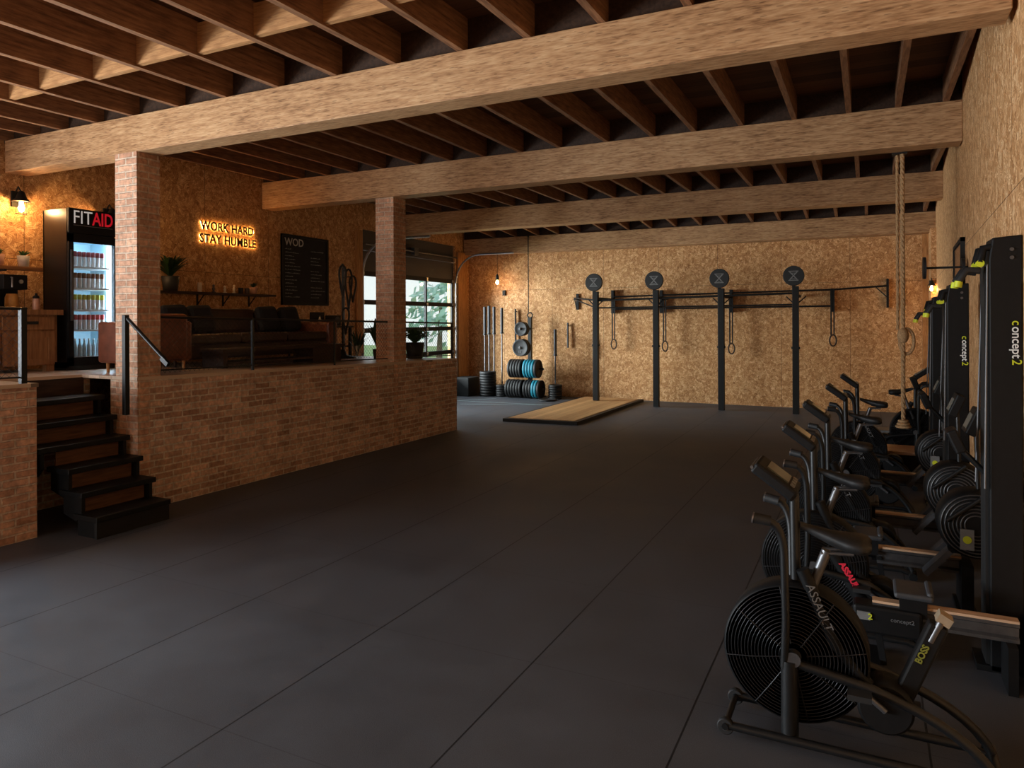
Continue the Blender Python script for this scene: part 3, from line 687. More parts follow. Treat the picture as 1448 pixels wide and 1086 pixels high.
for y, mt, lab in ((7.6, 'matt', 'dark tin on the sofa shelf left of the small plant'), (7.72, 'dleather', 'brown tin on the sofa shelf touching the small plant')):
    t = thing('storage_tin', lab, 'tin', D(y, 2.136, .1), 'tins on the sofa shelf'); MB().cyl(D(y, 2.136, .1), .035, 0, .07).build('body', mt, t); MB().cyl(D(y, 2.136, .1), .037, .071, .085).build('lid', mt, t)

# sofa
sy0, sy1 = 5.56, 8.36; sz = dk(6.95) 
so = thing('leather_sofa', 'long dark brown leather sofa under the lit sign', 'sofa', (-7.5, 6.96, sz))
def cush(a, b): return MB().box(a, b)
cush((-8.0, sy0 + .1, sz + .1), (-7.08, sy1 - .1, sz + .28)).build('base', 'dleather', so, bevel=.03)
cush((-8.06, sy0 + .1, sz + .2), (-7.82, sy1 - .1, sz + .67)).build('back', 'leather', so, bevel=.05)
for y0, y1, lb in ((sy0, sy0 + .2, None), (sy1 - .2, sy1, None)): cush((-8.02, y0, sz + .1), (-7.04, y1, sz + .54)).build('arm', 'leather', so, bevel=.04)
w = (sy1 - sy0 - .4) / 3
for k in range(3):
    a = sy0 + .2 + k * w
    cush((-7.86, a + .005, sz + .27), (-7.06, a + w - .005, sz + .4)).build('seat_cushion', 'dleather', so, bevel=.035)
    MB().obox((-7.74, a + w / 2, sz + .55), (.17, w - .02, .34), (0, -.15, 0)).build('back_cushion', 'dleather', so, bevel=.05)
for x in (-7.95, -7.12):
    for y in (sy0 + .06, sy1 - .06): MB().tube([(x, y, sz + .11), (x + .01, y, dk(y))], [.022, .013], 8).build('leg', 'dwood', so)
for y, lab in ((5.98, 'charcoal cushion at the left end of the sofa'), (6.35, 'charcoal cushion second from left on the sofa'), (7.48, 'charcoal cushion right of the middle of the sofa'), (7.9, 'charcoal cushion at the right end of the sofa')):
    o = MB().obox((0, 0, 0), (.12, .36, .36), (0, 0, 0)).build('scatter_cushion', 'dfabric', bevel=.055, base=(0, 0, 0)); o.location = (-7.56, y, sz + .585); o.rotation_euler = (.05, -.3, 0)
    tag(o, lab, 'cushion', 'cushions on the leather sofa')
# armchair behind the pillar
az = dk(4.9); ac = thing('leather_armchair', 'brown leather armchair between fridge and front brick pillar', 'armchair', (-6.75, 5.0, az))
cush((-7.0, 4.62, az + .1), (-6.5, 4.76, az + .52)).build('arm', 'leather', ac, bevel=.03); cush((-7.0, 5.22, az + .1), (-6.5, 5.36, az + .52)).build('arm', 'leather', ac, bevel=.03)
cush((-6.62, 4.7, az + .12), (-6.46, 5.28, az + .6)).build('back', 'leather', ac, bevel=.04); cush((-7.0, 4.74, az + .12), (-6.6, 5.24, az + .38)).build('seat', 'leather', ac, bevel=.03)
for x in (-6.93, -6.56):
    for y in (4.69, 5.29): MB().tube([(x, y, az + .11), (x, y, dk(y))], [.02, .013], 8).build('leg', 'stud', ac)
# coffee table
tz = dk(6.7); ta = thing('coffee_table', 'long low dark coffee table in front of the sofa', 'table', (-6.65, 6.75, tz))
MB().box((-6.86, 5.7, tz + .2), (-6.44, 7.8, tz + .235)).build('table_top', 'dwood', ta, bevel=.004)
for y in (5.75, 7.2): MB().box((-6.82, y, dk(y) - .0), (-6.48, y + (.06 if y < 6 else .55), tz + .2)).build('pedestal', 'dwood', ta)
MB().box((-6.82, 5.8, tz + .06), (-6.48, 7.2, tz + .085)).build('lower_shelf', 'dwood', ta)
# things right of the sofa
sd = thing('side_table', 'dark side table between sofa end and chalkboard corner', 'table', (-7.75, 8.85, dk(8.85)))
MB().box((-8.1, 8.55, 1.62), (-7.55, 9.35, 1.65)).build('table_top', 'dwood', sd)
for x in (-8.06, -7.59):
    for y in (8.59, 9.31): MB().box((x - .02, y - .02, dk(y)), (x + .02, y + .02, 1.62)).build('leg', 'matt', sd)
MB().box((-8.06, 8.6, 1.3), (-7.6, 9.3, 1.33)).build('lower_shelf', 'dwood', sd)
t = thing('till_screen', 'small black screen on the dark side table', 'screen', (-7.85, 8.8, 1.651)); MB().box((-7.92, 8.72, 1.651), (-7.78, 8.88, 1.66)).build('foot', 'matt', t); MB().box((-7.86, 8.66, 1.68), (-7.84, 8.98, 1.87)).build('panel', 'matt', t); MB().box((-7.855, 8.79, 1.655), (-7.845, 8.82, 1.7)).build('stem', 'matt', t)
t = thing('speaker_box', 'little black speaker at the right of the side table', 'speaker', (-7.8, 9.15, 1.651)); MB().box((-7.9, 9.06, 1.651), (-7.72, 9.24, 1.82)).build('body', 'matt', t, bevel=.006); MB().cyl((-7.719, 9.15, 1.74), .06, 0, .006, 'x').build('grille', 'grey', t)
t = thing('water_bottle', 'white bottle on the near edge of the side table', 'bottle', (-7.62, 8.62, 1.651)); MB().lathe([(.028, 0), (.03, .09), (.014, .12), (.014, .14)], (-7.62, 8.62, 1.651), n=14).build('body', 'ceramic', t); MB().cyl((-7.62, 8.62, 1.651), .015, .14, .16, n=12).build('cap', 'dsteel', t)
bs = thing('gear_stand', 'tall black pole stand hung with dark bands right of chalkboard', 'stand', (-7.3, 8.78, dk(8.78)))
bx, by, bz = -7.3, 8.78, dk(8.78)
MB().tube([(bx, by, bz + .04), (bx, by, 2.62)], .018, 8).build('pole', 'blackm', bs); MB().tube([(bx - .03, by + .07, bz + .04), (bx - .03, by + .07, 2.6)], .012, 8).build('pole', 'dsteel', bs)
MB().lathe([(.2, 0), (.2, .02), (.06, .05), (.05, .1), (.03, .14)], (bx, by, bz), n=20).build('base', 'blackm', bs)
for k, (dy, z, l) in enumerate(((-.12, 2.55, .5), (.02, 2.5, .62), (.12, 2.4, .4), (-.05, 1.9, .4))):
    q = MB().tube([(bx, by, z), (bx + .1, by + dy, z + .03)], .008, 6).build('hook', 'blackm', bs)
    lp = [(bx + .1 + .01 * math.cos(a), by + dy + .05 * math.cos(a) + .03 * math.sin(2 * a), z + .03 - l / 2 + l / 2 * math.sin(a)) for a in [6.283 * i / 24 for i in range(24)]]
    MB().tube(lp, .016, 6, closed=True).build('band', 'rubber', bs)
# plants by the glazed door
c = (-7.0, 8.75, dk(8.75)); t = thing('vase_plant', 'dark leafy stems in a glass jar left of second pillar', 'plant', c)
MB().lathe([(.06, 0), (.065, .2), (.05, .24)], c, n=16).build('jar', 'jar', t); 
q = tuft((c[0], c[1], c[2] + .05), .2, .5, 26, 21, .022, .25); q.build('stems', 'leaf', t)
c = (-6.75, 8.95, dk(8.95)); t = thing('potted_shrub', 'tall dark broad leaf plant right behind the second pillar', 'plant', c)
MB().lathe([(.07, 0), (.09, .15), (.08, .15), (0, .13)], c, n=16).build('pot', 'potd', t); tuft((c[0], c[1], c[2] + .12), .22, .72, 34, 23, .045, .35).build('leaves', 'leaf', t)
potted('potted_plant', (-6.34, 9.34, dk(9.34)), .15, .25, .38, .72, 70, 31, 'potd', 'spider plant in large charcoal pot on the wall end', .026, 1.15, 'leaf2')

# ================================================================== GYM END
# lifting platform
lp = thing('lifting_platform', 'oak lifting platform with black rubber edge on the floor', 'platform', (-4.9, 12.7, 0))
MB().prism([(-5.50, 10.93), (-4.33, 11.04), (-4.28, 14.62), (-5.46, 14.58)], .0, .062).build('deck', 'plat', lp)
MB().prism([(-5.57, 10.84), (-4.26, 10.97), (-4.33, 11.05), (-5.50, 10.94)], 0, .055).prism([(-4.26, 10.97), (-4.2, 14.66), (-4.28, 14.63), (-4.33, 11.04)], 0, .055).prism([(-5.57, 10.84), (-5.50, 10.92), (-5.46, 14.62), (-5.53, 14.62)], 0, .055).build('edge_strip', 'rubber', lp)
# rig
rg = thing('pull_up_rig', 'black wall mounted pull-up rig with four uprights', 'rig', (-3.1, 14.4, 0))
RX = [-5.0, -3.74, -2.48, -1.16]; WX = [-4.92, -3.86, -2.44, -.585]
for x, zt in zip(RX, (2.305, 2.31, 2.315, 2.325)):
    MB().box((x - .055, 13.9, 0.065 if x < -4.5 else 0), (x + .055, 14.0, zt)).build('upright', 'black', rg, bevel=.004)
    MB().box((x - .075, 13.92, 1.18), (x + .075, 13.98, 1.22)).build('pin', 'black', rg)
for i, x in enumerate(WX):
    MB().box((x - .028, 14.78, 1.86), (x + .028, 14.885, 2.36 - .02 * i)).build('wall_bracket', 'black', rg)
    MB().box((RX[i] - .02, 13.99, 2.14), (RX[i] + .02, 14.86, 2.19)).build('cross_member', 'black', rg)
MB().tube([(RX[0], 13.95, 2.12), (RX[3], 13.95, 2.2)], .02, 8).build('pull_up_bar', 'black', rg); MB().tube([(RX[0], 13.95, 1.97), (RX[3], 13.95, 1.99)], .016, 8).build('lower_bar', 'black', rg)
MB().tube([(WX[0], 14.8, 2.22), (-.585, 14.8, 2.28), (.344, 14.8, 2.33)], .017, 8).build('wall_bar', 'black', rg); MB().tube([(WX[0], 14.8, 1.95), (-.585, 14.8, 1.97)], .016, 8).build('lower_wall_bar', 'black', rg)
MB().box((.325, 14.78, 1.93), (.365, 14.885, 2.46)).build('end_bracket', 'black', rg)
MB().tube([(.16, 14.8, 2.3), (.34, 14.84, 2.12)], .01, 6).build('brace', 'black', rg)
MB().tube([(RX[0], 13.95, 2.13), (-5.76, 14.7, 2.2)], .018, 8).tube([(RX[0], 13.95, 1.97), (-5.76, 14.7, 2.18)], .015, 8).build('side_bar', 'black', rg)
MB().box((-5.775, 14.68, 2.16), (-5.745, 14.885, 2.2)).box((-5.79, 14.86, 1.95), (-5.73, 14.885, 2.3)).tube([(-5.76, 14.7, 2.18), (-5.72, 14.72, 1.95)], .012, 6).build('side_bracket', 'black', rg)
for x in RX:
    MB().tube([(x - .02, 13.96, 2.0), (x - .16, 13.96, 2.14)], .012, 6).build('brace', 'black', rg); MB().tube([(x + .02, 13.96, 2.0), (x + .18, 13.96, 2.14)], .012, 6).build('brace', 'black', rg)
LB = ['leftmost round black target disc with X logo on the rig', 'second from left round black target disc on the rig', 'third from left round black target disc on the rig', 'rightmost round black target disc on the rig']
d0 = thing('target_disc', LB[0], 'target', (0, 0, 0), 'target discs topping the rig')
MB().cyl((0, 0, .16), .183, -.03, .03, 'y', 40, .008).build('disc', 'rubber', d0, local=True)
q = MB(); Lz = lambda u, v, d: (u, d, v + .16)
for poly in ([(-.085, .075), (.085, .075), (.085, .09), (-.085, .09)], [(-.085, -.09), (.085, -.09), (.085, -.075), (-.085, -.075)], [(-.075, .07), (-.05, .07), (.075, -.07), (.05, -.07)][::-1], [(.05, .07), (.075, .07), (-.05, -.07), (-.075, -.07)][::-1], [(-.055, .042), (.055, .042), (.055, .052), (-.055, .052)], [(-.03, -.06), (.03, -.06), (.03, -.05), (-.03, -.05)]): q.extr(poly, Lz, -.034, -.030)
q.build('logo', 'lgrey', d0, local=True); MB().box((-.03, -.005, -.029), (.03, .03, .05)).build('stem', 'black', d0, local=True)
for i, (x, z) in enumerate(zip((-5.03, -3.77, -2.51, -1.19), (2.335, 2.34, 2.345, 2.355))):
    loc = (x, 13.93, z)
    if i == 0: d0.location = loc
    else: dup(d0, loc, LB[i])
# gymnastic rings
for i, (x, zt, zb, lab) in enumerate(((-4.87, 2.1, 1.2, 'gymnastic ring on strap by the first rig upright'), (-3.76, 2.08, 1.17, 'gymnastic ring on strap by the second rig upright'), (-2.42, 2.08, 1.14, 'gymnastic ring on strap by the third rig upright'), (-.57, 2.22, 1.32, 'gymnastic ring on strap at the right of the rig'))):
    t = thing('gymnastic_ring', lab, 'ring', (x, 14.72, zb), 'gymnastic rings on the rig')
    MB().box((x - .045, 14.715, zb + .1), (x - .018, 14.722, zt + .05)).box((x + .006, 14.715, zb + .1), (x + .03, 14.722, zt + .05)).build('strap', 'matt', t)
    MB().torus((x, 14.72, zb), .105, .014, 'y', 32, 8, .55).build('hoop', 'dwood', t)
# weight plates: tree, stacks, bars
pt = thing('plate_tree', 'black plate tree against the far wall', 'plate rack', (-6.79, 14.4, 0))
MB().box((-6.83, 14.54, 0), (-6.75, 14.62, 1.78)).build('post', 'black', pt); MB().box((-7.1, 14.52, 0), (-6.45, 14.7, .03)).build('foot', 'black', pt)
for z in (1.53, 1.12): MB().tube([(-6.79, 14.56, z), (-6.79, 14.02, z)], .024, 8).build('peg', 'dsteel', pt)
for z in (.65, .205):
    MB().tube([(-7.22, 14.3, z), (-6.33, 14.3, z)], .024, 8).build('peg', 'dsteel', pt)
    MB().box((-6.805, 14.29, z - .02), (-6.775, 14.56, z + .02)).build('arm', 'black', pt)
MB().torus((-6.79, 14.58, 1.83), .06, .014, 'y', 20, 6).build('hook', 'black', pt)
def plate(R, w, mat, axis, label, group):
    t = thing('weight_plate', label, 'weight plate', (0, 0, 0), group)
    prof = [(.03, -w / 2), (R * .8, -w / 2 + .004), (R * .83, -w / 2), (R - .008, -w / 2), (R, -w / 2 + .008), (R, w / 2 - .008), (R - .008, w / 2), (R * .83, w / 2), (R * .8, w / 2 - .004), (.035, w / 2), (.035, -w / 2)]
    prof[0] = (.035, -w / 2)
    MB().lathe(prof, axis=axis, n=36, caps=False).build('disc', mat, t, local=True)
    MB().lathe([(.029, -w / 2 - .001), (.037, -w / 2 - .001), (.037, w / 2 + .001), (.029, w / 2 + .001), (.029, -w / 2 - .001)], axis=axis, n=16, caps=False).build('hub', 'dsteel', t, local=True)
    return t
# front facing plates on the tree
p = plate(.155, .07, 'rubber', 'y', 'small black plate facing out at the plate tree top', 'plates facing out on the tree'); p.location = (-6.79, 14.12, 1.53)
dup(p, (-6.79, 14.2, 1.53), 'small black plate hung behind the topmost tree plate')
p = plate(.19, .08, 'rubber', 'y', 'larger black plate facing out below the topmost plate', 'plates facing out on the tree'); p.location = (-6.79, 14.1, 1.12)
text('10', .075, 'lgrey', 'number', p, frame((-.045, -.043, -.115), (1, 0, 0), (0, 0, 1)), .004, 0, local=True)
dup(p, (-6.79, 14.19, 1.12), 'larger black plate hung behind the numbered tree plate')
def prow(z, R, xs, split, grp, la, lb):
    a = plate(R, .06, 'rubber', 'x', la, grp); b_ = plate(R, .06, 'teal', 'x', lb, grp)
    fa = fb = True
    for i, x in enumerate(xs):
        src = a if i < split else b_
        if i == len(xs) - 1: src = a
        first = (src is a and fa) or (src is b_ and fb)
        if first: src.location = (x, 14.3, z)
        else: dup(src, (x, 14.3, z))
        if src is a: fa = False
        else: fb = False
prow(.65, .205, [-6.845 - .066 * i for i in range(4, -1, -1)] + [-6.735 + .066 * i for i in range(5)], 5, 'plates on the upper tree rail', 'black bumper plate edge-on in the upper row of tree', 'teal bumper plate edge-on in the upper row of tree')
prow(.205, .2, [-6.845 - .066 * i for i in range(5, -1, -1)] + [-6.735 + .066 * i for i in range(6)], 9, 'plates on the lower tree rail', 'black bumper plate edge-on in the bottom row of tree', 'teal bumper plate edge-on in the bottom row of tree')
for (x, y, R, n, w, mat, grp, lab) in ((-7.75, 14.35, .19, 9, .06, 'rubber', 'plates in the tall stack', 'black bumper plate lying in the tall stack near corner'), (-7.42, 14.4, .14, 5, .05, 'rubber', 'plates in the short stack', 'small black plate lying in the short stack left of plate tree'), (-6.1, 14.38, .15, 6, .05, 'rubber', 'plates in the stack right of the tree', 'dark plate lying in the stack right of plate tree')):
    p = plate(R, w, mat, 'z', lab, grp)
    for i in range(n):
        loc = (x + (.006 if i % 2 else 0), y, w / 2 + .001 + i * (w + .002))
        if i == 0: p.location = loc
        else: dup(p, loc)
t = plate(.2, .035, 'rubber', 'z', 'wide thin black plate lying on the floor near plate tree', None); t.location = (-6.12, 14.0, .0185)
def barbell(x, y, z0, z1, sl, label, lean=0.):
    t = thing('barbell', label, 'barbell', (x, y, z0), 'barbells standing by the far wall')
    MB().tube([(x, y, z0), (x, y + .0, z1 - sl)], .016, 8).build('shaft', 'dsteel', t)
    MB().tube([(x, y, z1 - sl), (x, y, z1)], .034, 10).build('sleeve', 'grey', t)
    MB().tube([(x, y, z1 - sl - .03), (x, y, z1 - sl)], .045, 10).build('collar', 'blackm', t)
    return t
barbell(-7.87, 14.44, .56, 2.03, .62, 'steel barbell upright, left of three in the tall stack'); barbell(-7.74, 14.4, .56, 2.05, .62, 'steel barbell upright, middle of three in the tall stack'); barbell(-7.62, 14.42, .56, 2.03, .6, 'steel barbell upright, right of three in the tall stack')
barbell(-7.42, 14.42, .27, 2.0, .55, 'steel barbell upright in the short plate stack'); barbell(-6.1, 14.4, .32, 1.52, .55, 'short steel barbell upright in the plates right of tree')
for x, z0, z1, lab in ((-7.28, 1.2, 1.98, 'short dark bar hung on the far wall beside barbells'), (-5.98, 1.1, 1.66, 'short dark bar hung on wall right of plate tree'), (-5.36, .9, 1.3, 'thin dark bar hung on wall left of the rig')):
    t = thing('hanging_bar', lab, 'bar', (x, 14.84, z0), 'short bars hung on the far wall'); MB().tube([(x, 14.84, z0), (x, 14.84, z1)], .022, 8).build('bar', 'grey', t); MB().tube([(x, 14.9, z1 - .06), (x, 14.84, z1 - .06)], .012, 6).build('hook', 'matt', t)
tag(MB().box((-8.45, 14.0, 0), (-8.06, 14.5, .42)).build('plyo_box', 'matt', bevel=.01), 'black foam box on the floor in far left corner', 'box')
# pendant bulb and cable
t = thing('pendant_lamp', 'hanging bare bulb on black cable at far left wall', 'lamp', (-7.6, 14.55, 3.24))
MB().tube([(-7.6, 14.55, 3.24), (-7.6, 14.55, 2.74)], .006, 6).build('cable', 'matt', t); MB().lathe([(.034, 0), (.034, .1), (.015, .14)], (-7.6, 14.55, 2.64), n=12).build('holder', 'matt', t); MB().lathe([(0, -.1), (.03, -.08), (.036, -.05), (.02, 0)], (-7.6, 14.55, 2.64), n=12).build('bulb', 'bulb', t)
tag(MB().box((-7.63, 14.86, 2.3), (-7.56, 14.9, 2.42)).build('wall_socket', 'matt'), 'small black socket on far wall under the bare bulb', 'socket')
t = thing('hanging_cable', 'thin dark cable hanging above the plate tree', 'cable', (-6.79, 14.5, 3.6)); MB().tube([(-6.79, 14.5, 3.62), (-6.79, 14.5, 1.9)], .012, 6).build('line', 'matt', t); MB().lathe([(.02, 0), (.02, .03)], (-6.79, 14.5, 3.59), n=10).build('ceiling_hook', 'matt', t)
# floor tape marks
t = MB()
for a, b_ in (((-7.9, 13.2), (-7.3, 13.9)), ((-7.9, 13.2), (-5.6, 13.3)), ((-7.5, 12.7), (-5.9, 13.25))):
    a = Vector((*a, 0)); b_ = Vector((*b_, 0)); n = (b_ - a).normalized().cross(Vector((0, 0, 1))) * .022; t.add([a - n + Vector((0, 0, .003)), a + n + Vector((0, 0, .003)), b_ + n + Vector((0, 0, .003)), b_ - n + Vector((0, 0, .003))], [(0, 1, 2, 3)])
tag(t.build('floor_marking', 'tealt'), 'white tape lines on the floor before the plate tree', 'floor marking')

# climbing rope
rp = thing('climbing_rope', 'thick twisted climbing rope hanging from second roof beam', 'rope', (.34, 8.42, 3.45))
def strand(x, y, z0, z1, R, r, ph, n):
    return [(x + R * math.cos(ph + i * .55), y + R * math.sin(ph + i * .55), z0 + (z1 - z0) * i / n) for i in range(n + 1)]
q = MB()
for k in range(3): q.tube(strand(.335, 8.42, 3.45, .62, .0105, .0125, k * 2.094, 200), .0125, 6)
q.build('rope', 'rope', rp)
q = MB()
for k in range(3): q.tube(strand(.29, 8.46, 3.45, 1.62, .008, .009, k * 2.094, 90), .009, 6)
q.build('tail', 'rope', rp)
MB().ball((.335, 8.42, 1.56), .055, 14, 10, (1, 1, 1.5)).build('knot', 'rope', rp); MB().torus((.37, 8.44, 1.5), .13, .016, 'y', 24, 6, .5).build('loop', 'rope', rp)
q = MB()
for k in range(3): q.torus((.335, 8.42, .62 + k * .028), .06 - k * .012, .016, 'z', 20, 6)
q.build('frayed_end', 'rope', rp); MB().box((.24, 8.38, 3.44), (.38, 8.5, 3.452)).build('anchor_plate', 'matt', rp)

# right wall fittings
t = thing('wall_board', 'dark framed smoked board high on the right wall', 'board', (xr(8.4), 8.4, 2.09))
R_ = lambda u, v, d: (xr(u) - d, u, v)
MB().extr([(7.9, 2.09), (9.0, 2.09), (9.0, 2.48), (7.9, 2.48)], R_, 0, .03).build('panel', 'mirror', t)
q = MB()
for a, b_, c_, d_ in ((7.86, 9.04, 2.46, 2.5), (7.86, 9.04, 2.06, 2.1), (7.86, 7.92, 2.06, 2.5), (8.98, 9.04, 2.06, 2.5)): q.extr([(a, c_), (b_, c_), (b_, d_), (a, d_)], R_, 0, .04)
q.build('frame', 'matt', t)
t = thing('wall_plate_bar', 'black bar with end discs sticking out of right wall', 'bar', (.78, 7.55, 2.21))
MB().tube([(xr(7.55), 7.55, 2.2), (.47, 7.55, 2.2)], .01, 8).build('bar', 'matt', t); MB().cyl((.475, 7.55, 2.2), .1, -.012, .012, 'x').build('disc', 'matt', t); MB().cyl((.775, 7.55, 2.2), .08, -.012, .012, 'x').build('disc', 'matt', t)
lantern((1.0, 14.3, 2.32), (0, -1, 0), 'black wall lantern glowing in the far right corner', .85, 4)

# ================================================================== MACHINES ON THE RIGHT
# air bike in its own frame: x along the bike (front at -x), origin on the floor
def make_bike(rear=.43, strut=True):
    t = thing('air_bike', '', 'exercise bike', (0, 0, 0), 'air bikes in the row')
    B = lambda m, n, mat, par=t, **k: m.build(n, mat, par, local=True, **k)
    fc = Vector((-.272, 0, .372)); R = .272
    for s_ in (-1, 1):
        B(MB().tube([(-.52, s_ * .13, .05), (rear - .07, s_ * .13, .05), (rear - .01, s_ * .13, .03)], .018, 10), 'base_rail', 'blackm')
        q = B(MB().cyl((-.535, s_ * .13, .047), .034, -.014, .014, 'y', 20, .004), 'transport_wheel', 'rubber'); B(MB().cyl((-.535, s_ * .13, .047), .014, -.018, .018, 'y', 12), 'wheel_hub', 'dsteel', q)
        B(MB().tube([(-.286, s_ * .1, .05), (-.286, s_ * .1, .36)], .034, 12), 'upright', 'blackm')
        B(MB().tube([(-.25, s_ * .1, .35), (.0, s_ * .1, .31)] + bez((.0, s_ * .1, .31), (rear - .07, s_ * .1, .22), (rear, s_ * .12, .05), 8)[1:], .019, 10), 'frame_tube', 'blackm')
        a = B(MB().tube(bez((-.36, s_ * .17, .935), (-.303, s_ * .16, .92), (-.3, s_ * .15, .8), 6) + [(-.296, s_ * .13, .53), (-.305, s_ * .11, .33)], .0165, 10), 'swing_arm', 'blackm')
        B(MB().tube([(-.415, s_ * .185, .945), (-.35, s_ * .17, .935)], .021, 10), 'grip', 'rubber', a)
        B(MB().tube([(-.417, s_ * .185, .945), (-.411, s_ * .185, .944)], .022, 10), 'grip_cap', 'steel', a)
        q = B(MB().obox((.06 + s_ * .05, s_ * .1, .22 - s_ * .09), (.03, .016, .2), (0, -s_ * .5, 0)) if False else MB().tube([(.06, s_ * .085, .225), (.06 + s_ * .09, s_ * .085, .225 - s_ * .07)], .013, 8), 'crank', 'dsteel')
        B(MB().obox((.06 + s_ * .09, s_ * .135, .225 - s_ * .07), (.085, .09, .022)), 'pedal', 'rubber', q)
        B(MB().cyl(fc, .03, s_ * .085, s_ * .125, 'y', 18), 'hub_cap', 'dsteel')
        w = MB()
        for k in range(16): w.torus(fc + Vector((0, s_ * (.068 + .022 * math.sin(PI * .5 * (1 - k / 15.))), 0)), .055 + .0138 * k, .0019, 'y', 48, 4)
        for k in range(8):
            an = k * PI / 4 + .2; w.tube([fc + Vector((.05 * math.cos(an), s_ * .09, .05 * math.sin(an))), fc + Vector((.16 * math.cos(an), s_ * .088, .16 * math.sin(an))), fc + Vector((R * math.cos(an), s_ * .066, R * math.sin(an)))], .0026, 4)
        B(w, 'fan_guard', 'wire')
    B(MB().lathe([(R, -.066), (R + .008, -.06), (R + .008, .06), (R, .066), (R - .012, .06), (R - .012, -.06), (R, -.066)], fc, 'y', 56), 'fan_rim', 'blackp')
    w = MB()
    for k in range(10):
        an = k * PI / 5; d = Vector((math.cos(an), 0, math.sin(an))); n_ = Vector((-d.z, 0, d.x))
        w.add([fc + d * .05 + Vector((0, -.03, 0)), fc + d * .24 + n_ * .02 + Vector((0, -.045, 0)), fc + d * .24 - n_ * .02 + Vector((0, .045, 0)), fc + d * .05 + Vector((0, .03, 0))], [(0, 1, 2, 3)])
    w.cyl(fc, .05, -.05, .05, 'y', 18); B(w, 'fan_blades', 'blackp')
    B(MB().tube([(-.535, -.15, .05), (-.535, .15, .05)], .014, 8), 'front_axle', 'blackm'); B(MB().tube([(rear, -.2, .028), (rear, .2, .028)], .026, 10), 'rear_foot', 'blackm')
    B(MB().tube([(-.27, 0, .66), (-.275, 0, 1.02)], .02, 10), 'console_mast', 'blackm')
    cn = B(MB().obox((-.345, 0, 1.075), (.2, .2, .05), (0, .62, 0)), 'console', 'blackp', bevel=.012)
    B(MB().obox((-.332, 0, 1.1), (.1, .13, .006), (0, .62, 0)), 'screen', 'screen', cn)
    q = MB()
    for k in range(4): q.obox((-.275, -.06 + k * .04, 1.062), (.02, .025, .008), (0, .62, 0))
    B(q, 'buttons', 'lgrey', cn); B(MB().tube([(-.43, -.1, 1.13), (-.43, .1, 1.13)], .007, 6), 'reading_ledge', 'dsteel', cn)
    B(MB().tube([(-.25, -.02, .52), (-.15, -.02, .8)], .02, 10), 'seat_post', 'dsteel')
    # saddle: loft of half-rounds, nose towards the front
    S = [(-.25, .018, .89, .02), (-.2, .03, .875, .03), (-.14, .045, .858, .042), (-.08, .085, .848, .05), (-.03, .105, .845, .05), (0.0, .09, .843, .045), (.015, .05, .84, .03)]
    vs = []; fs = []; n = 12
    for x, hw, zc, hh in S:
        for k in range(n):
            a = 2 * PI * k / n; vs.append((x, hw * math.cos(a), zc + hh * math.sin(a) * (.5 if math.sin(a) > 0 else .9)))
    for i in range(len(S) - 1): fs += [(i * n + k, i * n + (k + 1) % n, (i + 1) * n + (k + 1) % n, (i + 1) * n + k) for k in range(n)]
    fs += [tuple(range(n)), tuple(reversed(range((len(S) - 1) * n, len(S) * n)))]
    B(MB().add(vs, fs, True), 'saddle', 'rubber')
    B(MB().tube([(-.17, -.03, .79), (-.05, -.03, .80)], .008, 6).tube([(-.17, .03, .79), (-.05, .03, .80)], .008, 6), 'saddle_rails', 'dsteel')
    B(MB().tube([(-.24, -.05, .72), (-.12, -.05, .44), (.05, -.05, .24)], .026, 12), 'chain_tube', 'blackp')
    B(MB().cyl((.06, 0, .225), .1, -.075, .055, 'y', 30, .01), 'chain_case', 'blackp')
    if strut:
        rs = B(MB().obox((.178, 0, .40), (.07, .06, .36), (0, .38, 0)), 'rear_strut', 'blackp', bevel=.01)
        B(MB().tube([(.215, -.02, .5), (.25, -.02, .58)], .014, 10), 'strut_sleeve', 'dsteel', rs); B(MB().obox((.262, 0, .59), (.05, .06, .035), (0, .5, 0)), 'strut_cap', 'beige', rs)
        u_ = Vector((.38, 0, .925)).normalized()
        text('BOSS', .034, 'dyellow', 'strut_lettering', rs, frame((.182, -.033, .41), u_, (-u_.z, 0, u_.x)), .002, .001, local=True)
    u_ = Vector((.12, 0, -.28)).normalized()
    text('ASSAULT', .047, 'lgrey', 'frame_lettering', t, frame((-.226, -.079, .665), u_, (u_.z * -1, 0, u_.x)), .002, 0, local=True)
    return t
bk = make_bike(); bk.location = (0, 3.2, 0)
BIK = [(0, 3.2, 'nearest black air bike with large caged fan, front of row'), (.0, 4.4, 'second air bike with red frame lettering, behind the nearest one'), (.02, 5.6, 'third air bike from the front of the row'), (.1, 7.1, 'fourth air bike from the front, before the wooden box'), (.18, 8.42, 'fifth and farthest front-facing air bike of the row')]
bk['label'] = BIK[0][2]
b2 = make_bike(.25, False); b2.location = (BIK[1][0], BIK[1][1], 0); b2['label'] = BIK[1][2]
for x, y, lab in BIK[2:]: b3 = dup(b2, (x, y, 0), lab)
for ch in b2.children:
    if ch.name.startswith('frame_lettering'): bpy.data.objects.remove(ch); break
u_ = Vector((.52, 0, -.85)).normalized()
text('ASSAULT', .042, 'red', 'frame_lettering', b2, frame((-.14, -.128, .41), u_, (-u_.z, 0, u_.x)), .002, .002, local=True)
MB().tube([(-.19, -.055, .47), (.0, -.055, .16)], .04, 12).build('chain_guard', 'blackp', b2, local=True)
o = dup(b3, (.25, 9.9, 0), 'farthest air bike facing the other way near hanging rope', PI)

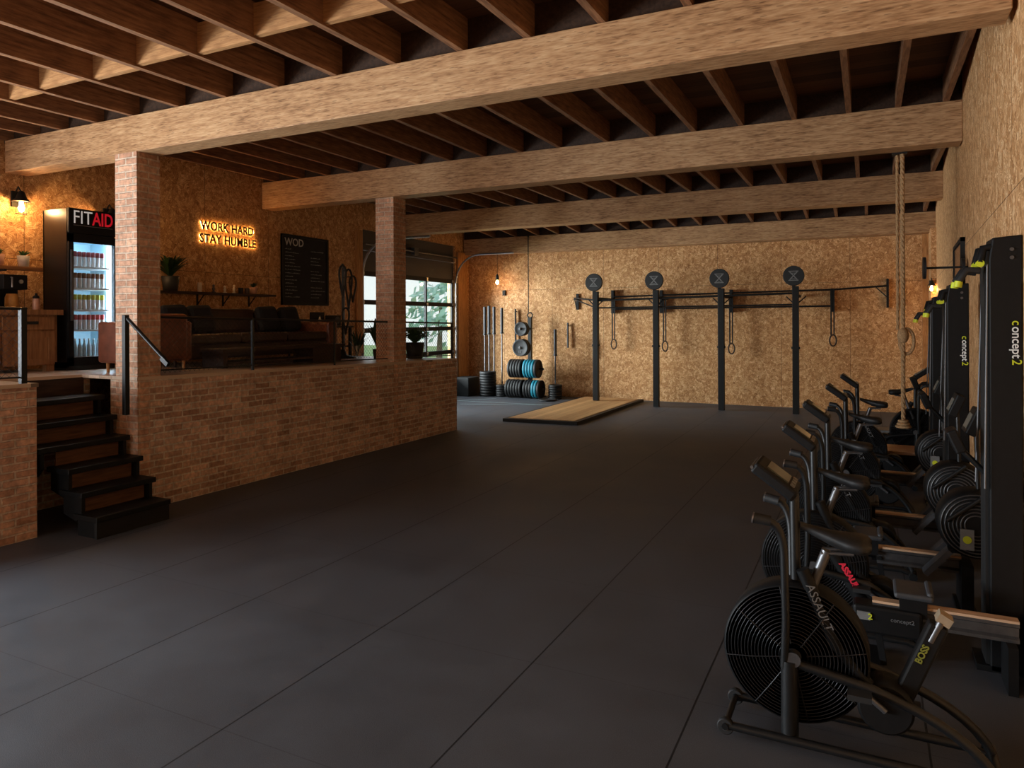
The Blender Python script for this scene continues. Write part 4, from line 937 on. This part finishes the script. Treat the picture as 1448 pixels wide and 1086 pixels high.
# rowers: rail towards the bikes, fan by the right wall
def make_rower(xr0, xf, seat_x):
    t = thing('rowing_machine', '', 'rowing machine', (0, 0, 0), 'rowing machines in the row')
    B = lambda m, n, mat, par=t, **k: m.build(n, mat, par, local=True, **k)
    ra = B(MB().extr([(-.03, .22), (.03, .22), (.03, .235), (.012, .245), (.012, .285), (.03, .295), (.03, .31), (-.03, .31), (-.03, .295), (-.012, .285), (-.012, .245), (-.03, .235)], lambda u, v, d: (d, u, v), xr0, xf), 'monorail', 'dsteel')
    B(MB().box((xr0, -.028, .31), (xf, .028, .322)), 'track', 'rail', ra)  # steel track; the wood reflected in it is put into its colour
    B(MB().obox((xr0 + .03, 0, .13), (.03, .05, .26), (0, -.15, 0)).obox((xr0 + .01, 0, .012), (.05, .3, .024)), 'rear_leg', 'blackp')
    se = B(MB().obox((seat_x, 0, .39), (.17, .22, .03)).obox((seat_x + .07, 0, .405), (.03, .2, .03)), 'seat', 'grey', bevel=.012)
    B(MB().box((seat_x - .06, -.045, .27), (seat_x + .06, .045, .375)), 'carriage', 'blackp', se)
    return t, B
def rower_fan(t, B, xf):
    fc = Vector((xf + .1, 0, .53)); R = .2
    B(MB().lathe([(.04, -.1), (R * .9, -.1), (R, -.07), (R, .07), (R * .9, .1), (.04, .1)], fc, 'y', 40), 'flywheel_housing', 'blackp')
    for s_ in (-1, 1):
        w = MB()
        for k in range(7): w.torus(fc + Vector((0, s_ * (.102 + .002 * (k % 2)), 0)), .06 + .02 * k, .004, 'y', 36, 5)
        B(w, 'fan_guard', 'dsteel')
    q = B(MB().obox(fc + Vector((-.05, -.115, -.08)), (.07, .012, .12)), 'damper_plate', 'lgrey'); B(MB().cyl(fc + Vector((-.05, -.121, -.08)), .022, -.004, 0, 'y', 20), 'badge', 'yellow', q)
    B(MB().obox((xf + .05, 0, .15), (.06, .3, .3)).obox((xf + .05, 0, .015), (.1, .34, .03)), 'front_leg', 'blackp')
    for s_ in (-1, 1): B(MB().obox((xf - .1, s_ * .1, .3), (.03, .1, .2), (0, .7, 0)), 'footplate', 'grey')
    for s_ in (-1, 1): B(MB().tube([fc + Vector((-.15, s_ * .115, .02)), fc + Vector((.05, s_ * .115, .19))], .013, 8), 'side_arm', 'blackm')
    B(MB().tube([fc + Vector((.02, 0, .19)), fc + Vector((.01, 0, .56))], .013, 8), 'monitor_arm', 'blackm')
    m = B(MB().obox(fc + Vector((.0, 0, .6)), (.06, .2, .16), (0, .4, 0)), 'monitor', 'blackp', bevel=.01); B(MB().obox(fc + Vector((-.03, 0, .605)), (.006, .13, .09), (0, .4, 0)), 'screen', 'screen', m)
r1, B1 = make_rower(.02, .635, .2); r1.location = (0, 4.07, 0); r1['label'] = 'nearest rowing machine, its rail, coloured with reflected wood, leaving frame right'
B1(MB().box((-.07, -.06, .16), (.24, .06, .3)), 'rear_housing', 'blackp', bevel=.015)
B1(MB().obox((-.02, -.063, .25), (.06, .006, .04)), 'end_label', 'lgrey'); text('2', .04, 'yellow', 'end_number', r1, frame((0.0, -.068, .237), (1, 0, 0), (0, 0, 1)), .002, .001, local=True)
text('concept2', .028, 'lgrey', 'rail_lettering', r1, frame((.1, -.062, .24), (1, 0, 0), (0, 0, 1)), .002, 0, local=True)
B1(MB().box((.58, -.1, 0), (.62, .1, .22)), 'front_leg', 'blackp')
r2, B2 = make_rower(.05, .5, -.0); rower_fan(r2, B2, .47); r2.location = (0, 5.03, 0); r2['label'] = 'second rowing machine, fan beside the nearest tall ski machine'
for ch in list(r2.children):
    if ch.name.startswith('seat'):
        for c2 in list(ch.children): c2.location.x -= 0
for x, y, lab in ((-.01, 5.92, 'third rowing machine, fan just before the middle ski machine'), (.02, 7.5, 'farthest rowing machine, next to the low wooden box')): dup(r2, (x, y, 0), lab)
# ski machines
def make_ski(h, label):
    t = thing('ski_machine', label, 'ski machine', (0, 0, 0), 'tall ski machines on the right wall')
    B = lambda m, n, mat, par=t, **k: m.build(n, mat, par, local=True, **k)
    tw = B(MB().extr([(-.065, .0), (.075, .0), (.075, h), (-.05, h - .01), (-.065, h - .12)], lambda u, v, d: (u, d, v), 0, .2), 'tower', 'blackp', bevel=.008)
    B(MB().box((-.08, .02, 0), (-.055, .18, h - .15)), 'front_spine', 'matt')
    for s_ in (0, 1):
        y = .02 + s_ * .16; zt = h - .04
        a = B(MB().tube([(-.02, y, zt - .01), (-.085, y, zt - .02), (-.1, y - .01, zt - .09)], .02, 10), 'pulley_arm', 'blackp')
        B(MB().cyl((-.1, y - .01, zt - .095), .018, -.016, .016, 'y', 18), 'pulley', 'yellow', a)
        hd = B(MB().tube([(-.1, y - .01, zt - .13), (-.16, y - .02, zt - .125), (-.19, y - .02, zt - .18)], .018, 10), 'handle', 'rubber')
        B(MB().tube([(-.19, y - .02, zt - .18), (-.195, y - .02, zt - .21)], .018, 10), 'handle_tip', 'yellow', hd)
        B(MB().tube([(-.07, y - .015, zt - .1), (-.085 - .02 * s_, y - .03, h * .42)], .004, 6), 'drive_cord', 'cord')
    B(MB().box((-.12, .0, 0), (.075, .2, .03)), 'base', 'black')
    for tx_, mt_, dz_ in (('c', 'yellow', 0.), ('oncept', 'white', .03), ('2', 'yellow', .19)):
        text(tx_, .056, mt_, 'lettering', t, frame((.03, -.003, h * .806 - dz_), (0, 0, -1), (1, 0, 0)), .002, .0005, .98, local=True)
    for k in range(2): B(MB().cyl((.03, -.002, h - .07 - k * .04), .009, -.003, .003, 'y', 12), 'bolt', 'dsteel')
    m = B(MB().obox((-.2, .1, 1.12), (.05, .16, .12), (0, -.4, 0)), 'monitor', 'blackp', bevel=.01); B(MB().tube([(-.06, .1, .95), (-.18, .1, 1.08)], .014, 8), 'monitor_arm', 'blackm')
    return t
s1 = make_ski(2.15, 'nearest tall black ski machine at the right edge'); s1.location = (.604, 4.2, 0)
s2 = make_ski(2.0, 'middle tall black ski machine along the right wall'); s2.location = (.595, 6.16, 0)
s3 = make_ski(1.95, 'farthest tall black ski machine along the right wall'); s3.location = (.61, 7.75, 0)
# low boxes behind the rowers
t = thing('wooden_box', 'low wooden topped black box behind the rowing machines', 'box', (.3, 8.88, 0)); MB().box((.03, 8.66, 0), (.55, 9.1, .285)).build('body', 'matt', t); MB().box((.03, 8.65, .285), (.55, 9.11, .32)).build('top', 'rail', t, bevel=.004)
t = thing('low_bench', 'low grey topped bench beneath the hanging rope', 'bench', (.35, 10.3, 0)); MB().box((.12, 10.2, .26), (.55, 10.5, .32)).build('top', 'lgrey', t, bevel=.006)
for x in (.16, .51): MB().box((x - .02, 10.22, 0), (x + .02, 10.48, .26)).build('leg', 'matt', t)

# ================================================================== LIGHT
w = bpy.data.worlds.new('World'); sc.world = w; w.use_nodes = True
nt = w.node_tree; bg = nt.nodes['Background']
tc = nt.nodes.new('ShaderNodeTexCoord'); sp = nt.nodes.new('ShaderNodeSeparateXYZ'); rm = nt.nodes.new('ShaderNodeValToRGB')
nt.links.new(tc.outputs['Generated'], sp.inputs[0]); nt.links.new(sp.outputs[2], rm.inputs[0]); nt.links.new(rm.outputs[0], bg.inputs[0])
rm.color_ramp.elements[0].position = 0; rm.color_ramp.elements[0].color = (.95, .97, .95, 1); rm.color_ramp.elements[1].position = .6; rm.color_ramp.elements[1].color = (.72, .86, 1, 1)
bg.inputs[1].default_value = .85
def area(name, loc, rot, sx, sy, e, col):
    l = bpy.data.lights.new(name, 'AREA'); l.shape = 'RECTANGLE'; l.size = sx; l.size_y = sy; l.energy = e; l.color = col
    o = bpy.data.objects.new(name, l); COL.objects.link(o); o.location = loc; o.rotation_euler = rot; return o
area('daylight_doorway', (-6.15, -3.3, 1.55), (PI / 2, 0, 0), 2.3, 2.7, 62, (.95, .98, 1))
area('daylight_side_doorway', (-8.4, -.4, 1.15), (0, -PI / 2 - .2, 0), 2.1, 4.4, 690, (.86, .94, 1))
area('daylight_sectional_door', (-10.6, 12.4, 4.3), (0, -math.radians(52), 0), 2.2, 3.6, 260, (.93, .97, 1))
d_ = area('daylight_meadow', (-13.6, 10.4, 1.25), (0, 0, 0), 6.4, 2.9, 3100, (.96, .98, 1))
d_.rotation_euler = Vector((.93, .36, .0)).to_track_quat('-Z', 'Z').to_euler()

# ================================================================== CAMERA
cam = bpy.data.cameras.new('Camera'); co = bpy.data.objects.new('Camera', cam); COL.objects.link(co); sc.camera = co
cam.sensor_width = 36; cam.lens = 1010 / 1448 * 36; cam.shift_y = -(543 - 451) / 1448; cam.clip_start = .05
co.location = (0, 0, 1.75)
T_, Rl = .461, -.0041
fwd = Vector((-math.sin(T_), math.cos(T_), 0)); rt = Vector((math.cos(T_), math.sin(T_), 0)); up = Vector((0, 0, 1))
r2 = rt * math.cos(Rl) + up * math.sin(Rl); u2 = -rt * math.sin(Rl) + up * math.cos(Rl)
co.rotation_euler = Matrix(((r2.x, u2.x, -fwd.x), (r2.y, u2.y, -fwd.y), (r2.z, u2.z, -fwd.z))).to_euler()
vs_ = sc.view_settings; vs_.view_transform = 'Standard'; vs_.look = 'None'; vs_.exposure = .45; vs_.gamma = 1.; vs_.use_curve_mapping = False
